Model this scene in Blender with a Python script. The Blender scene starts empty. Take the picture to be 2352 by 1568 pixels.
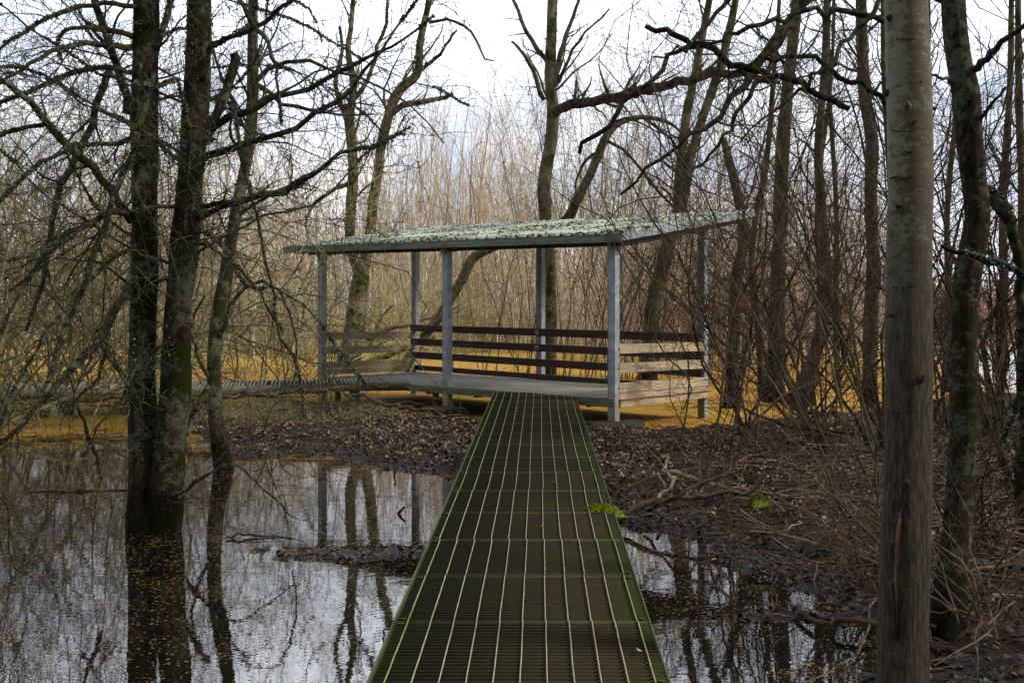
import bpy, math, numpy as np
from mathutils import Vector
C = bpy.context.scene.collection
F = 2287.0; CX = 1176.0; HZ = 720.0; EYE = 1.65
rng = np.random.default_rng(11)
A = np.array

def px(x, y, Y):                      # a point of the photograph at a distance -> metres
    return A([(x-CX)/F*Y, Y, EYE+(HZ-y)/F*Y])
def wy(y, z=0.0): return (EYE-z)*F/(y-HZ)
def wp(x, y, z=0.0):
    Y = wy(y, z); return ((x-CX)/F*Y, Y)

# ------------------------------------------------------------------ mesh building
def mesh(name, V, Fs, mats, loc=(0,0,0), mi=None, smooth=True):
    V = np.asarray(V, dtype=np.float64) - A(loc, dtype=float)
    Fs = [np.asarray(f, dtype=np.int32) for f in Fs if len(f)]
    me = bpy.data.meshes.new(name)
    nl = sum(f.size for f in Fs); nf = sum(len(f) for f in Fs)
    me.vertices.add(len(V)); me.vertices.foreach_set('co', V.astype(np.float32).ravel())
    me.loops.add(nl); me.loops.foreach_set('vertex_index', np.concatenate([f.ravel() for f in Fs]))
    me.polygons.add(nf)
    tot = np.concatenate([np.full(len(f), f.shape[1], dtype=np.int32) for f in Fs])
    st = np.concatenate([[0], np.cumsum(tot)[:-1]]).astype(np.int32)
    me.polygons.foreach_set('loop_start', st)
    me.polygons.foreach_set('loop_total', tot)
    if smooth: me.polygons.foreach_set('use_smooth', np.ones(nf, dtype=bool))
    if mi is not None: me.polygons.foreach_set('material_index', np.asarray(mi, dtype=np.int32))
    for m in (mats if isinstance(mats, (list, tuple)) else [mats]): me.materials.append(m)
    me.update(calc_edges=True); me.validate()
    return me

class MB:
    """collects shapes and links them as ONE mesh object"""
    def __init__(s): s.V=[]; s.F={}; s.n=0
    def add(s, V, Fc, m=0):
        Fc = np.asarray(Fc, dtype=np.int32)
        s.F.setdefault((Fc.shape[1], m), []).append(Fc+s.n); s.V.append(np.asarray(V, float)); s.n += len(V)
    def box(s, p0, p1, w, h, m=0, up=(0,0,1)):           # bar from p0 to p1
        p0=A(p0,float); p1=A(p1,float); d=p1-p0; d/=np.linalg.norm(d)
        side=np.cross(d, A(up,float)); side/=np.linalg.norm(side); u=np.cross(side,d)
        V=[]
        for p in (p0,p1):
            for a,b in ((-1,-1),(1,-1),(1,1),(-1,1)): V.append(p+side*a*w/2+u*b*h/2)
        s.add(V, [[0,1,2,3],[7,6,5,4],[0,4,5,1],[1,5,6,2],[2,6,7,3],[3,7,4,0]], m)
    def boxes(s, P0, P1, w, h, m=0):                     # many bars at once
        P0=A(P0,float); P1=A(P1,float); d=P1-P0; d/=np.linalg.norm(d,axis=1,keepdims=True)
        side=np.cross(d, A([0,0,1.])); side/=np.linalg.norm(side,axis=1,keepdims=True); u=np.cross(side,d)
        V=np.stack([p+side*a*w/2+u*b*h/2 for p in (P0,P1) for a,b in ((-1,-1),(1,-1),(1,1),(-1,1))],1)
        f=A([[0,1,2,3],[7,6,5,4],[0,4,5,1],[1,5,6,2],[2,6,7,3],[3,7,4,0]])
        s.add(V.reshape(-1,3), (f[None]+8*np.arange(len(P0))[:,None,None]).reshape(-1,4), m)
    def tubes(s, P, R, k=3, m=0, jit=0.0):               # P (N,n,3), R (N,n)
        P=np.asarray(P,float); R=np.asarray(R,float)
        if len(P)==0: return
        N,n,_=P.shape
        T=np.empty_like(P); T[:,1:-1]=P[:,2:]-P[:,:-2]; T[:,0]=P[:,1]-P[:,0]; T[:,-1]=P[:,-1]-P[:,-2]
        T/=np.linalg.norm(T,axis=2,keepdims=True)+1e-9
        mt=np.abs(T.mean(1)); ref=np.zeros((N,3)); ref[np.arange(N),mt.argmin(1)]=1
        S=np.cross(T,ref[:,None,:]); S/=np.linalg.norm(S,axis=2,keepdims=True)+1e-9
        U=np.cross(T,S)
        a=np.arange(k)*2*np.pi/k
        r=R[:,:,None]*np.ones(k)
        if jit: r=r*(1+jit*(rng.random(r.shape)-.5))
        V=P[:,:,None,:]+r[...,None]*(np.cos(a)[None,None,:,None]*S[:,:,None,:]+np.sin(a)[None,None,:,None]*U[:,:,None,:])
        i=np.arange(n-1)[:,None]; j=np.arange(k)[None,:]
        q=np.stack([i*k+j, i*k+(j+1)%k, (i+1)*k+(j+1)%k, (i+1)*k+j],-1).reshape(-1,4)
        s.add(V.reshape(-1,3), (q[None]+(np.arange(N)*n*k)[:,None,None]).reshape(-1,4), m)
    def build(s, name, mats, parent=None, loc=(0,0,0), smooth=True):
        V=np.concatenate(s.V); Fs=[]; mi=[]
        for (sz,m),fl in sorted(s.F.items()):
            f=np.concatenate(fl); Fs.append(f); mi.append(np.full(len(f),m))
        if parent is not None: loc=tuple(parent.location)
        me=mesh(name,V,Fs,mats,loc,np.concatenate(mi),smooth)
        o=bpy.data.objects.new(name,me); C.objects.link(o)
        if parent is not None: o.parent=parent
        else: o.location=loc
        return o

def tag(o,label=None,cat=None,group=None,kind=None):
    if label: o['label']=label
    if cat: o['category']=cat
    if group: o['group']=group
    if kind: o['kind']=kind
    return o
def thing(name,label,cat,loc,group=None):
    o=bpy.data.objects.new(name,None); C.objects.link(o); o.location=tuple(float(v) for v in loc)
    o.empty_display_size=.2
    return tag(o,label,cat,group)
def bevel(o,w=.004):
    b=o.modifiers.new('bevel','BEVEL'); b.width=w; b.segments=2; b.limit_method='ANGLE'
    for p in o.data.polygons: p.use_smooth=False
    return o

# ------------------------------------------------------------------ materials
def newmat(name):
    m=bpy.data.materials.new(name); m.use_nodes=True; nt=m.node_tree
    return m,nt,nt.nodes['Principled BSDF']
def nd(nt,t,**kw):
    n=nt.nodes.new(t)
    for k,v in kw.items():
        if k in n.inputs: n.inputs[k].default_value=v
        else: setattr(n,k,v)
    return n
def coords(nt,sc=(1,1,1),kind='Object',rot=(0,0,0)):
    tc=nd(nt,'ShaderNodeTexCoord'); mp=nd(nt,'ShaderNodeMapping'); mp.inputs['Scale'].default_value=sc
    mp.inputs['Rotation'].default_value=rot
    nt.links.new(tc.outputs[kind],mp.inputs['Vector']); return mp.outputs[0]
def noise(nt,vec,scale,detail=5,rough=.6):
    n=nd(nt,'ShaderNodeTexNoise',Scale=scale,Detail=detail,Roughness=rough); nt.links.new(vec,n.inputs['Vector']); return n.outputs['Fac']
def ramp(nt,fac,stops):
    r=nd(nt,'ShaderNodeValToRGB'); e=r.color_ramp.elements
    while len(e)<len(stops): e.new(.5)
    for i,(p,c) in enumerate(stops):
        e[i].position=p; e[i].color=(*c,1) if len(c)==3 else c
    nt.links.new(fac,r.inputs[0]); return r.outputs[0]
def step(nt,fac,a,b):
    m=nd(nt,'ShaderNodeMapRange'); m.interpolation_type='SMOOTHSTEP'
    m.inputs['From Min'].default_value=a; m.inputs['From Max'].default_value=b
    nt.links.new(fac,m.inputs['Value']); return m.outputs[0]
def mix(nt,f,a,b):
    m=nd(nt,'ShaderNodeMix',data_type='RGBA')
    for s,v in ((m.inputs[0],f),(m.inputs[6],a),(m.inputs[7],b)):
        if isinstance(v,(int,float)): s.default_value=v
        elif isinstance(v,tuple): s.default_value=(*v,1)
        else: nt.links.new(v,s)
    return m.outputs[2]
def mth(nt,op,a,b=0.0,clamp=False):
    m=nd(nt,'ShaderNodeMath',operation=op); m.use_clamp=clamp
    for s,v in zip(m.inputs,(a,b)):
        if isinstance(v,(int,float)): s.default_value=v
        else: nt.links.new(v,s)
    return m.outputs[0]
def bump(nt,bs,h,st=.5,dist=.02):
    b=nd(nt,'ShaderNodeBump',Strength=st,Distance=dist); nt.links.new(h,b.inputs['Height']); nt.links.new(b.outputs[0],bs.inputs['Normal'])

def bark(name,dark,light,lich,moss,la=.5,ma=.5,st=.22,sc=14,bst=.9,bd=.02):
    m,nt,bs=newmat(name)
    v=coords(nt,(1,1,st)); v0=coords(nt)
    n1=noise(nt,v,sc*2,8,.75); c=ramp(nt,n1,[(.36,dark),(.62,light)])
    n3=noise(nt,v0,3.0,3,.6)
    n2=mth(nt,'ADD',noise(nt,v0,19,7,.8),mth(nt,'MULTIPLY',mth(nt,'SUBTRACT',n3,.5),.5))
    c=mix(nt,step(nt,n2,.7-.4*la,.7-.4*la+.06),c,mix(nt,noise(nt,v0,70,4,.8),tuple(x*.35 for x in lich),tuple(min(1,x*1.5) for x in lich)))
    n4=noise(nt,v0,2.1,4,.6); n5=noise(nt,v0,60,3,.7)
    mc=mix(nt,n5,tuple(x*.4 for x in moss),moss)
    mm=step(nt,mth(nt,'ADD',n4,mth(nt,'MULTIPLY',n5,.12)),.78-.4*ma,.78-.4*ma+.06)
    c=mix(nt,mm,c,mc)
    gz0=nd(nt,'ShaderNodeSeparateXYZ'); nt.links.new(v0,gz0.inputs[0])
    wetl=step(nt,mth(nt,'ADD',gz0.outputs[2],mth(nt,'MULTIPLY',mth(nt,'SUBTRACT',n4,.5),.6)),.42,.22)     # tide mark left by high water
    c=mix(nt,mth(nt,'MULTIPLY',wetl,.8),c,tuple(x*.9 for x in dark))
    nt.links.new(c,bs.inputs['Base Color']); bs.inputs['Roughness'].default_value=.92
    bs.inputs['Specular IOR Level'].default_value=.05
    h=mth(nt,'ADD',n1,mth(nt,'MULTIPLY',n2,.5)); bump(nt,bs,h,bst,bd)
    return m
def simple(name,a,b,sc=8,rough=.85,bst=.3,bd=.005,st=(1,1,1),spec=.06,metal=0,stops=(.35,.65)):
    m,nt,bs=newmat(name); v=coords(nt,st); n=noise(nt,v,sc,6,.65)
    nt.links.new(ramp(nt,n,[(stops[0],a),(stops[1],b)]),bs.inputs['Base Color'])
    bs.inputs['Roughness'].default_value=rough; bs.inputs['Specular IOR Level'].default_value=spec; bs.inputs['Metallic'].default_value=metal
    if bst: bump(nt,bs,n,bst,bd)
    return m

M={}
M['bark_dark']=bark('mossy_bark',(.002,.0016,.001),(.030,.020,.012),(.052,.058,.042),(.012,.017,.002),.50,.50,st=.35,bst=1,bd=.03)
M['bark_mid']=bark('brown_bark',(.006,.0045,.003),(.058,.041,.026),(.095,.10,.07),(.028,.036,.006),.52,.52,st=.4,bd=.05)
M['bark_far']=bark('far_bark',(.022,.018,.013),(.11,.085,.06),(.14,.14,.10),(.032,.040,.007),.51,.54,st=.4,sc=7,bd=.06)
M['bark_light']=bark('light_bark',(.05,.045,.032),(.17,.155,.115),(.2,.2,.15),(.08,.10,.03),.42,.3)
M['limb']=bark('limb_bark',(.003,.003,.002),(.026,.022,.014),(.075,.088,.066),(.040,.052,.012),.47,.46,st=1,sc=20)
M['twig']=simple('grey_green_twig',(.018,.017,.010),(.085,.078,.045),5,.9,0)
M['twig_gold']=simple('lichen_twig',(.026,.023,.012),(.15,.13,.068),4,.9,0)
M['twig_dark']=simple('dark_twig',(.007,.006,.004),(.038,.029,.019),5,.9,0)
M['twig_red']=simple('red_brown_twig',(.016,.010,.007),(.068,.043,.028),5,.85,0)
M['twig_tan']=simple('tan_twig',(.20,.17,.10),(.50,.44,.29),3,.9,0)
M['twig_lit']=simple('yellow_green_twig',(.16,.15,.07),(.42,.38,.20),3,.9,0)
M['thicket']=simple('thicket_wood',(.22,.18,.14),(.60,.51,.41),.9,.9,0)
M['brush_red']=simple('red_brush',(.17,.10,.075),(.46,.31,.24),.8,.9,0)
M['stick']=simple('dead_stick',(.022,.015,.010),(.095,.066,.046),9,.85,.4,st=(1,1,1))
M['stick_pale']=simple('bleached_stick',(.06,.045,.032),(.20,.155,.115),9,.85,.4)
M['moss']=simple('bright_moss',(.045,.065,.006),(.20,.25,.02),25,.95,.6,.01)
M['moss_log']=simple('mossy_log',(.03,.03,.012),(.16,.19,.03),6,.95,.6,.01)
M['moss_dull']=simple('dull_moss',(.018,.028,.006),(.075,.095,.02),18,.95,.6,.01)
M['lichen']=simple('lichen_tuft',(.05,.062,.045),(.20,.23,.18),12,.95,.4,.01)
M['lichen_dark']=simple('limb_lichen',(.012,.014,.007),(.10,.11,.075),12,.95,0)
M['twig_near']=simple('near_twig',(.010,.009,.006),(.060,.052,.032),5,.9,0)
M['litter']=simple('brown_leaf',(.018,.010,.006),(.095,.055,.034),24,.7,0,stops=(.36,.64))
M['litter_tan']=simple('tan_leaf',(.06,.038,.024),(.33,.235,.155),24,.7,0,stops=(.36,.64))
M['litter_wet']=simple('wet_leaf',(.006,.004,.003),(.035,.022,.015),24,.5,0,spec=.2,stops=(.36,.64))
M['litter2']=simple('leaf_bits',(.025,.017,.009),(.12,.085,.04),17,.6,0)
M['drygrass']=simple('dry_grass',(.12,.10,.045),(.33,.28,.14),6,.9,0)
M['greengrass']=simple('green_grass',(.03,.06,.015),(.08,.14,.03),6,.9,0)
M['reed']=simple('dead_stalk',(.02,.014,.01),(.08,.055,.035),6,.9,0)
M['steel_dark']=simple('dark_steel',(.02,.022,.022),(.05,.05,.048),8,.5,.1)
M['rust_trim']=simple('rust_paint',(.10,.03,.018),(.19,.06,.035),14,.7,.2)
M['concrete']=bark('mossy_concrete',(.03,.026,.019),(.12,.105,.08),(.10,.10,.065),(.02,.03,.008),.42,.55,st=1,sc=18,bd=.01)

def m_ground():
    m,nt,bs=newmat('mud'); v=coords(nt)
    a=noise(nt,v,6,9,.72); b=noise(nt,v,.9,4,.6); c=noise(nt,v,38,5,.8)
    col=ramp(nt,mth(nt,'ADD',mth(nt,'MULTIPLY',a,.6),mth(nt,'MULTIPLY',c,.4)),[(.36,(.004,.003,.002)),(.5,(.018,.011,.007)),(.66,(.065,.041,.026))])
    g=nd(nt,'ShaderNodeSeparateXYZ'); nt.links.new(v,g.inputs[0])
    wet=step(nt,mth(nt,'ADD',g.outputs[2],mth(nt,'MULTIPLY',a,.04)),.085,.03)
    col=mix(nt,wet,col,(.006,.004,.003))
    nt.links.new(col,bs.inputs['Base Color'])
    bs.inputs['Specular IOR Level'].default_value=.15
    nt.links.new(mth(nt,'SUBTRACT',.95,mth(nt,'MULTIPLY',wet,.35)),bs.inputs['Roughness'])
    bump(nt,bs,mth(nt,'ADD',a,mth(nt,'MULTIPLY',c,.6)),.9,.04)
    return m
M['ground']=m_ground()

def m_water():
    m=bpy.data.materials.new('pond_water'); m.use_nodes=True; nt=m.node_tree; bs=nt.nodes['Principled BSDF']; out=nt.nodes['Material Output']
    v=coords(nt); sx=nd(nt,'ShaderNodeSeparateXYZ'); nt.links.new(v,sx.inputs[0]); X,Yy=sx.outputs[0],sx.outputs[1]
    bs.inputs['Base Color'].default_value=(.003,.0025,.002,1); bs.inputs['Roughness'].default_value=.015; bs.inputs['IOR'].default_value=2.5
    vr=coords(nt,(1,2.2,1)); r1=noise(nt,vr,3.2,3,.5); r2=noise(nt,vr,16,2,.5)
    bp=nd(nt,'ShaderNodeBump',Strength=.025,Distance=.03); nt.links.new(mth(nt,'ADD',r1,mth(nt,'MULTIPLY',r2,.12)),bp.inputs['Height']); nt.links.new(bp.outputs[0],bs.inputs['Normal'])
    # floating weed cover: solid far out, breaking into specks towards the camera
    big=noise(nt,v,.55,4,.6); mid=noise(nt,v,4,5,.7); fine=noise(nt,coords(nt,(1,1.3,1)),42,4,.75)
    lake=step(nt,mth(nt,'SUBTRACT',mth(nt,'SUBTRACT',X,mth(nt,'MULTIPLY',Yy,.36)),0.),1.5,4.5)
    dist=mth(nt,'SUBTRACT',mth(nt,'SUBTRACT',Yy,mth(nt,'MULTIPLY',step(nt,X,-1.5,-4.),1.6)),mth(nt,'MULTIPLY',mth(nt,'SUBTRACT',big,.5),5.0))
    far=step(nt,dist,9.0,17.0)
    thr=mth(nt,'SUBTRACT',.585,mth(nt,'MULTIPLY',far,.32))
    f2=mth(nt,'ADD',mth(nt,'MULTIPLY',fine,.62),mth(nt,'MULTIPLY',mid,.38))
    cov=step(nt,mth(nt,'SUBTRACT',f2,thr),-.01,.03)
    cov=mth(nt,'MULTIPLY',cov,mth(nt,'SUBTRACT',1.,lake))
    col=ramp(nt,noise(nt,v,.45,6,.7),[(.38,(.31,.20,.035)),(.52,(.31,.165,.030)),(.66,(.26,.125,.022))])
    grain=noise(nt,v,26,6,.8); col=mix(nt,mth(nt,'MULTIPLY',step(nt,grain,.40,.68),.55),col,(.12,.055,.010))
    gp=noise(nt,coords(nt,(.6,1.6,1)),2.6,8,.75); col=mix(nt,mth(nt,'MULTIPLY',step(nt,gp,.52,.64),.5),col,(.085,.048,.012))
    olive=mth(nt,'MULTIPLY',step(nt,X,1.0,-2.5),mth(nt,'MULTIPLY',step(nt,Yy,21,17.5),step(nt,Yy,13.,15.)))
    col=mix(nt,mth(nt,'MULTIPLY',olive,.85),col,(.085,.068,.006))
    yel=step(nt,Yy,26,40); col=mix(nt,mth(nt,'MULTIPLY',yel,.55),col,(.38,.275,.075))
    nr=step(nt,Yy,15,9); col=mix(nt,mth(nt,'MULTIPLY',nr,.5),col,(.10,.062,.022))
    az=nd(nt,'ShaderNodeBsdfPrincipled'); nt.links.new(col,az.inputs['Base Color']); az.inputs['Roughness'].default_value=.85; az.inputs['Specular IOR Level'].default_value=.03
    b2=nd(nt,'ShaderNodeBump',Strength=.8,Distance=.04); nt.links.new(mth(nt,'ADD',grain,gp),b2.inputs['Height']); nt.links.new(b2.outputs[0],az.inputs['Normal'])
    ms=nd(nt,'ShaderNodeMixShader'); nt.links.new(cov,ms.inputs[0]); nt.links.new(bs.outputs[0],ms.inputs[1]); nt.links.new(az.outputs[0],ms.inputs[2])
    nt.links.new(ms.outputs[0],out.inputs[0]); return m
M['water']=m_water()

def m_wood(name,a,b,stain,ax):
    m,nt,bs=newmat(name); v=coords(nt,(1,1,1),rot=(0,0,ax)); mp=nd(nt,'ShaderNodeMapping'); mp.inputs['Scale'].default_value=(1.2,30,30)
    nt.links.new(v,mp.inputs[0]); n=noise(nt,mp.outputs[0],1.6,6,.6); c=ramp(nt,n,[(.3,a),(.68,b)])
    s=noise(nt,v,2.4,5,.7); c=mix(nt,mth(nt,'MULTIPLY',step(nt,s,.50,.66),.7),c,stain)
    vo=nd(nt,'ShaderNodeTexVoronoi',Scale=2.2); nt.links.new(v,vo.inputs['Vector']); c=mix(nt,step(nt,vo.outputs['Distance'],.06,.035),c,tuple(x*.3 for x in a))
    nt.links.new(c,bs.inputs['Base Color']); bs.inputs['Roughness'].default_value=.85; bump(nt,bs,n,.6,.006); return m
ANG=math.atan2(.68,-.73)
M['wood_pale']=m_wood('weathered_pine',(.12,.09,.055),(.34,.27,.175),(.08,.062,.04),-(ANG-math.pi/2))
M['wood_dark']=m_wood('dark_stained_board',(.022,.012,.010),(.060,.032,.025),(.014,.010,.009),-ANG)
M['wood_green']=m_wood('algae_board',(.03,.034,.02),(.10,.11,.07),(.022,.042,.012),-ANG)
M['fascia']=m_wood('green_fascia',(.045,.06,.042),(.11,.14,.10),(.03,.034,.024),-ANG)
def m_galv():
    m,nt,bs=newmat('galvanised_steel'); v=coords(nt)
    n=noise(nt,v,7,6,.7); c=ramp(nt,n,[(.38,(.12,.14,.16)),(.62,(.22,.25,.28))])
    d=noise(nt,coords(nt,(1,1,.15)),16,4,.6); c=mix(nt,mth(nt,'MULTIPLY',step(nt,d,.52,.7),.5),c,(.12,.12,.11))
    g=nd(nt,'ShaderNodeSeparateXYZ'); nt.links.new(v,g.inputs[0])
    low=step(nt,mth(nt,'ADD',g.outputs[2],mth(nt,'MULTIPLY',n,.5)),.95,.45)
    c=mix(nt,mth(nt,'MULTIPLY',low,.75),c,(.19,.17,.12)); nt.links.new(c,bs.inputs['Base Color'])
    bs.inputs['Roughness'].default_value=.5; bs.inputs['Metallic'].default_value=.1; bump(nt,bs,n,.15,.003); return m
M['galv']=m_galv()
def m_roof():
    m,nt,bs=newmat('green_roof_metal'); v=coords(nt); n=noise(nt,v,3.5,7,.7); f=noise(nt,v,30,5,.75)
    c=ramp(nt,n,[(.32,(.13,.16,.12)),(.5,(.19,.235,.185)),(.72,(.26,.31,.25))])
    c=mix(nt,mth(nt,'MULTIPLY',step(nt,f,.50,.70),.4),c,(.11,.105,.07))
    nt.links.new(c,bs.inputs['Base Color']); bs.inputs['Roughness'].default_value=.6; bump(nt,bs,f,.2,.004); return m
M['roof']=m_roof()
def m_grate(name,base,moss,amt,edge=True):
    m,nt,bs=newmat(name); v=coords(nt); n=noise(nt,v,2.3,6,.7); f=noise(nt,v,55,4,.7); gx=nd(nt,'ShaderNodeSeparateXYZ'); nt.links.new(v,gx.inputs[0])
    c=ramp(nt,f,[(.3,tuple(x*.55 for x in base)),(.7,base)])
    k=n
    if edge:
        off=mth(nt,'ABSOLUTE',mth(nt,'SUBTRACT',gx.outputs[0],mth(nt,'MULTIPLY',gx.outputs[1],.0278)))
        k=mth(nt,'ADD',n,mth(nt,'MULTIPLY',step(nt,off,.36,.64),.22))
    c=mix(nt,mth(nt,'MULTIPLY',step(nt,k,.50-amt,.68-amt),.9),c,moss)
    nt.links.new(c,bs.inputs['Base Color']); bs.inputs['Roughness'].default_value=.8; bs.inputs['Specular IOR Level'].default_value=.08; return m
M['bar']=m_grate('grating_bar',(.022,.018,.009),(.015,.022,.004),-.02)
M['bar_end']=m_grate('panel_edge_bar',(.05,.046,.028),(.03,.045,.01),.0)
M['rod']=m_grate('grating_rod',(.25,.235,.15),(.13,.16,.045),-.05)
M['stringer']=m_grate('stringer_channel',(.12,.11,.07),(.035,.045,.012),.0)
def m_deck():
    m,nt,bs=newmat('deck_grating'); v=coords(nt,rot=(0,0,-ANG)); w=nd(nt,'ShaderNodeTexWave',Scale=14); w.wave_type='BANDS'; w.bands_direction='Y'; nt.links.new(v,w.inputs['Vector'])
    n=noise(nt,v,3,6,.7); c=ramp(nt,n,[(.3,(.10,.10,.088)),(.7,(.19,.19,.17))]); c=mix(nt,mth(nt,'MULTIPLY',w.outputs['Fac'],.5),c,(.045,.045,.04))
    nt.links.new(c,bs.inputs['Base Color']); bs.inputs['Roughness'].default_value=.7; bump(nt,bs,w.outputs['Fac'],.4,.01); return m
M['deck']=m_deck()
def m_pale():
    m,nt,bs=newmat('pale_alder_bark'); v=coords(nt); g=nd(nt,'ShaderNodeSeparateXYZ'); nt.links.new(v,g.inputs[0])
    h=noise(nt,coords(nt,(1,1,5)),9,6,.75); s=noise(nt,coords(nt,(1,1,.16)),75,7,.75); p=noise(nt,coords(nt,(1.6,1.6,1)),6,7,.8); l=noise(nt,coords(nt,(1,1,1.8)),24,5,.7)
    up=ramp(nt,h,[(.3,(.022,.017,.009)),(.62,(.050,.041,.024))])
    side=step(nt,g.outputs[0],.03,-.05)
    patch=mth(nt,'MULTIPLY',step(nt,mth(nt,'ADD',mth(nt,'ADD',mth(nt,'MULTIPLY',p,.6),mth(nt,'MULTIPLY',l,.4)),mth(nt,'MULTIPLY',side,.09)),.54,.57),.85)
    up=mix(nt,patch,up,mix(nt,l,(.034,.033,.022),(.125,.122,.09)))
    up=mix(nt,step(nt,noise(nt,coords(nt,(1,1,2.2)),11,3,.5),.67,.72),up,(.03,.026,.02))
    lo=ramp(nt,s,[(.40,(.006,.004,.0025)),(.5,(.026,.018,.010)),(.60,(.066,.050,.028))])
    k=step(nt,mth(nt,'ADD',g.outputs[2],mth(nt,'MULTIPLY',mth(nt,'SUBTRACT',p,.5),.7)),2.35,1.15)
    c=mix(nt,k,up,lo)
    nt.links.new(c,bs.inputs['Base Color']); bs.inputs['Roughness'].default_value=.85; bs.inputs['Specular IOR Level'].default_value=.25
    bump(nt,bs,mth(nt,'ADD',mth(nt,'MULTIPLY',s,mth(nt,'MULTIPLY',k,1.6)),mth(nt,'MULTIPLY',h,.12)),1.,.03); return m
M['pale']=m_pale()
M['heartwood']=simple('split_wood',(.015,.008,.005),(.065,.036,.024),9,.7,.6,.01,st=(3,3,.3))

# ------------------------------------------------------------------ curves and growth
def cat(pts,n):                               # smooth resample of rows of values to n samples
    pts=np.asarray(pts,float); m=len(pts)
    if m==2: return pts[0]+(pts[1]-pts[0])*np.linspace(0,1,n)[:,None]
    d=np.concatenate([[0],np.cumsum(np.linalg.norm(np.diff(pts[:,:3],axis=0),axis=1))]); t=np.linspace(0,d[-1],n)
    P=np.vstack([2*pts[0]-pts[1],pts,2*pts[-1]-pts[-2]])
    i=np.clip(np.searchsorted(d,t,side='right')-1,0,m-2); u=((t-d[i])/(d[i+1]-d[i]+1e-9))[:,None]
    p0,p1,p2,p3=P[i],P[i+1],P[i+2],P[i+3]
    return .5*((2*p1)+(-p0+p2)*u+(2*p0-5*p1+4*p2-p3)*u*u+(-p0+3*p1-3*p2+p3)*u**3)
def limb(pl,n=14,wob=.008):                    # rows (x, y, width px, distance) -> points, radii
    rows=A([[*px(x,y,Y),w/2/F*Y] for x,y,w,Y in pl]); q=cat(rows,n); P=q[:,:3]; R=np.maximum(q[:,3],.0015)
    L=np.linalg.norm(P[-1]-P[0]); P[1:-1]+=rng.normal(0,wob*min(L,2),(n-2,3))*A([1,1,1]); return P,R
def spawn(P,R,dens,n,ang,lr,rr,bias=(0,0,0),wig=.25,t=(.12,1.),rmin=.0015,lmin=.1,lmax=9,absl=None,taper=.8):
    N,m,_=P.shape; L=np.linalg.norm(np.diff(P,axis=1),axis=2).sum(1)
    k=rng.poisson(dens*L*(t[1]-t[0])); idx=np.repeat(np.arange(N),k); K=len(idx)
    tt=rng.uniform(t[0],t[1],K)*(m-1); i=np.minimum(tt.astype(int),m-2); f=(tt-i)[:,None]
    p=P[idx,i]*(1-f)+P[idx,i+1]*f; r=(R[idx,i]*(1-f[:,0])+R[idx,i+1]*f[:,0])*rr*rng.uniform(.6,1,K)
    T=P[idx,i+1]-P[idx,i]; T/=np.linalg.norm(T,axis=1,keepdims=True)+1e-9
    q=rng.normal(size=(K,3)); q-=(q*T).sum(1,keepdims=True)*T; q/=np.linalg.norm(q,axis=1,keepdims=True)+1e-9
    a=rng.uniform(ang[0],ang[1],K)[:,None]; d=np.cos(a)*T+np.sin(a)*q
    l=(L[idx]*rng.uniform(lr[0],lr[1],K)*(1-.45*tt/(m-1))) if absl is None else rng.uniform(absl[0],absl[1],K)*rng.uniform(.5,1,K)
    l=np.clip(l,lmin,lmax)
    return growp(p,d,l,np.maximum(r,rmin),n,bias,wig,taper,rmin)
def growp(p,d,l,r,n,bias=(0,0,0),wig=.25,taper=.8,rmin=.0015):
    K=len(p); out=np.empty((K,n,3)); out[:,0]=p; b=A(bias,float)
    for j in range(1,n):
        d=d+b/(n-1)+rng.normal(0,wig/math.sqrt(n-1),(K,3)); d=d/(np.linalg.norm(d,axis=1,keepdims=True)+1e-9)
        p=p+d*(l/(n-1))[:,None]; out[:,j]=p
    Rr=np.maximum(r[:,None]*(1-taper*np.linspace(0,1,n))[None],rmin*.7)
    return out,Rr
def keep_above(P,R,z=.03):
    ok=P[:,:,2].min(1)>z; return P[ok],R[ok]
def clear_view(P,R,d=2.6):                     # nothing grows across the walkway in front of the camera
    ok=~((np.abs(P[:,:,0]-.03*P[:,:,1])<.75)&(P[:,:,1]<13.2)&(P[:,:,2]<2.6)).any(1)
    ok&=(P[:,:,1].min(1)>d); return P[ok],R[ok]
def fuzz(mb,P,R,dens,size,m,cover=.5,out=1.0):         # moss and lichen tufts on limbs
    P=np.asarray(P); L=np.linalg.norm(np.diff(P,axis=1),axis=2).sum(1); k=rng.poisson(dens*L); idx=np.repeat(np.arange(len(P)),k); K=len(idx)
    if K==0: return
    n=P.shape[1]; tt=rng.random(K)*(n-1); i=np.minimum(tt.astype(int),n-2); f=(tt-i)[:,None]
    c=P[idx,i]*(1-f)+P[idx,i+1]*f; r=(R[idx,i]*(1-f[:,0])+R[idx,i+1]*f[:,0])
    cl=np.sin(c[:,0]*7+c[:,2]*5)+np.sin(c[:,1]*9-c[:,2]*8+1)+np.sin((c[:,0]+c[:,2])*19)*.6
    ok=cl>np.quantile(cl,1-cover); c=c[ok]; r=r[ok]; K=len(c)
    u=rng.normal(size=(K,3)); u[:,2]+=.3; u/=np.linalg.norm(u,axis=1,keepdims=True); s=size*rng.uniform(.35,1,K)[:,None]
    v=rng.normal(size=(K,3)); v=np.cross(u,v); v/=np.linalg.norm(v,axis=1,keepdims=True)+1e-9; w=np.cross(u,v)
    b=c+u*r[:,None]*.8; t=u*s*out
    V=np.stack([b-v*s*.35,b+v*s*.35,b+t+v*s*.25+w*s*.3,b+t*.8-v*s*.3-w*s*.2],1)
    mb.add(V.reshape(-1,3),(np.arange(K)[:,None]*4+np.arange(4)),m)

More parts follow.
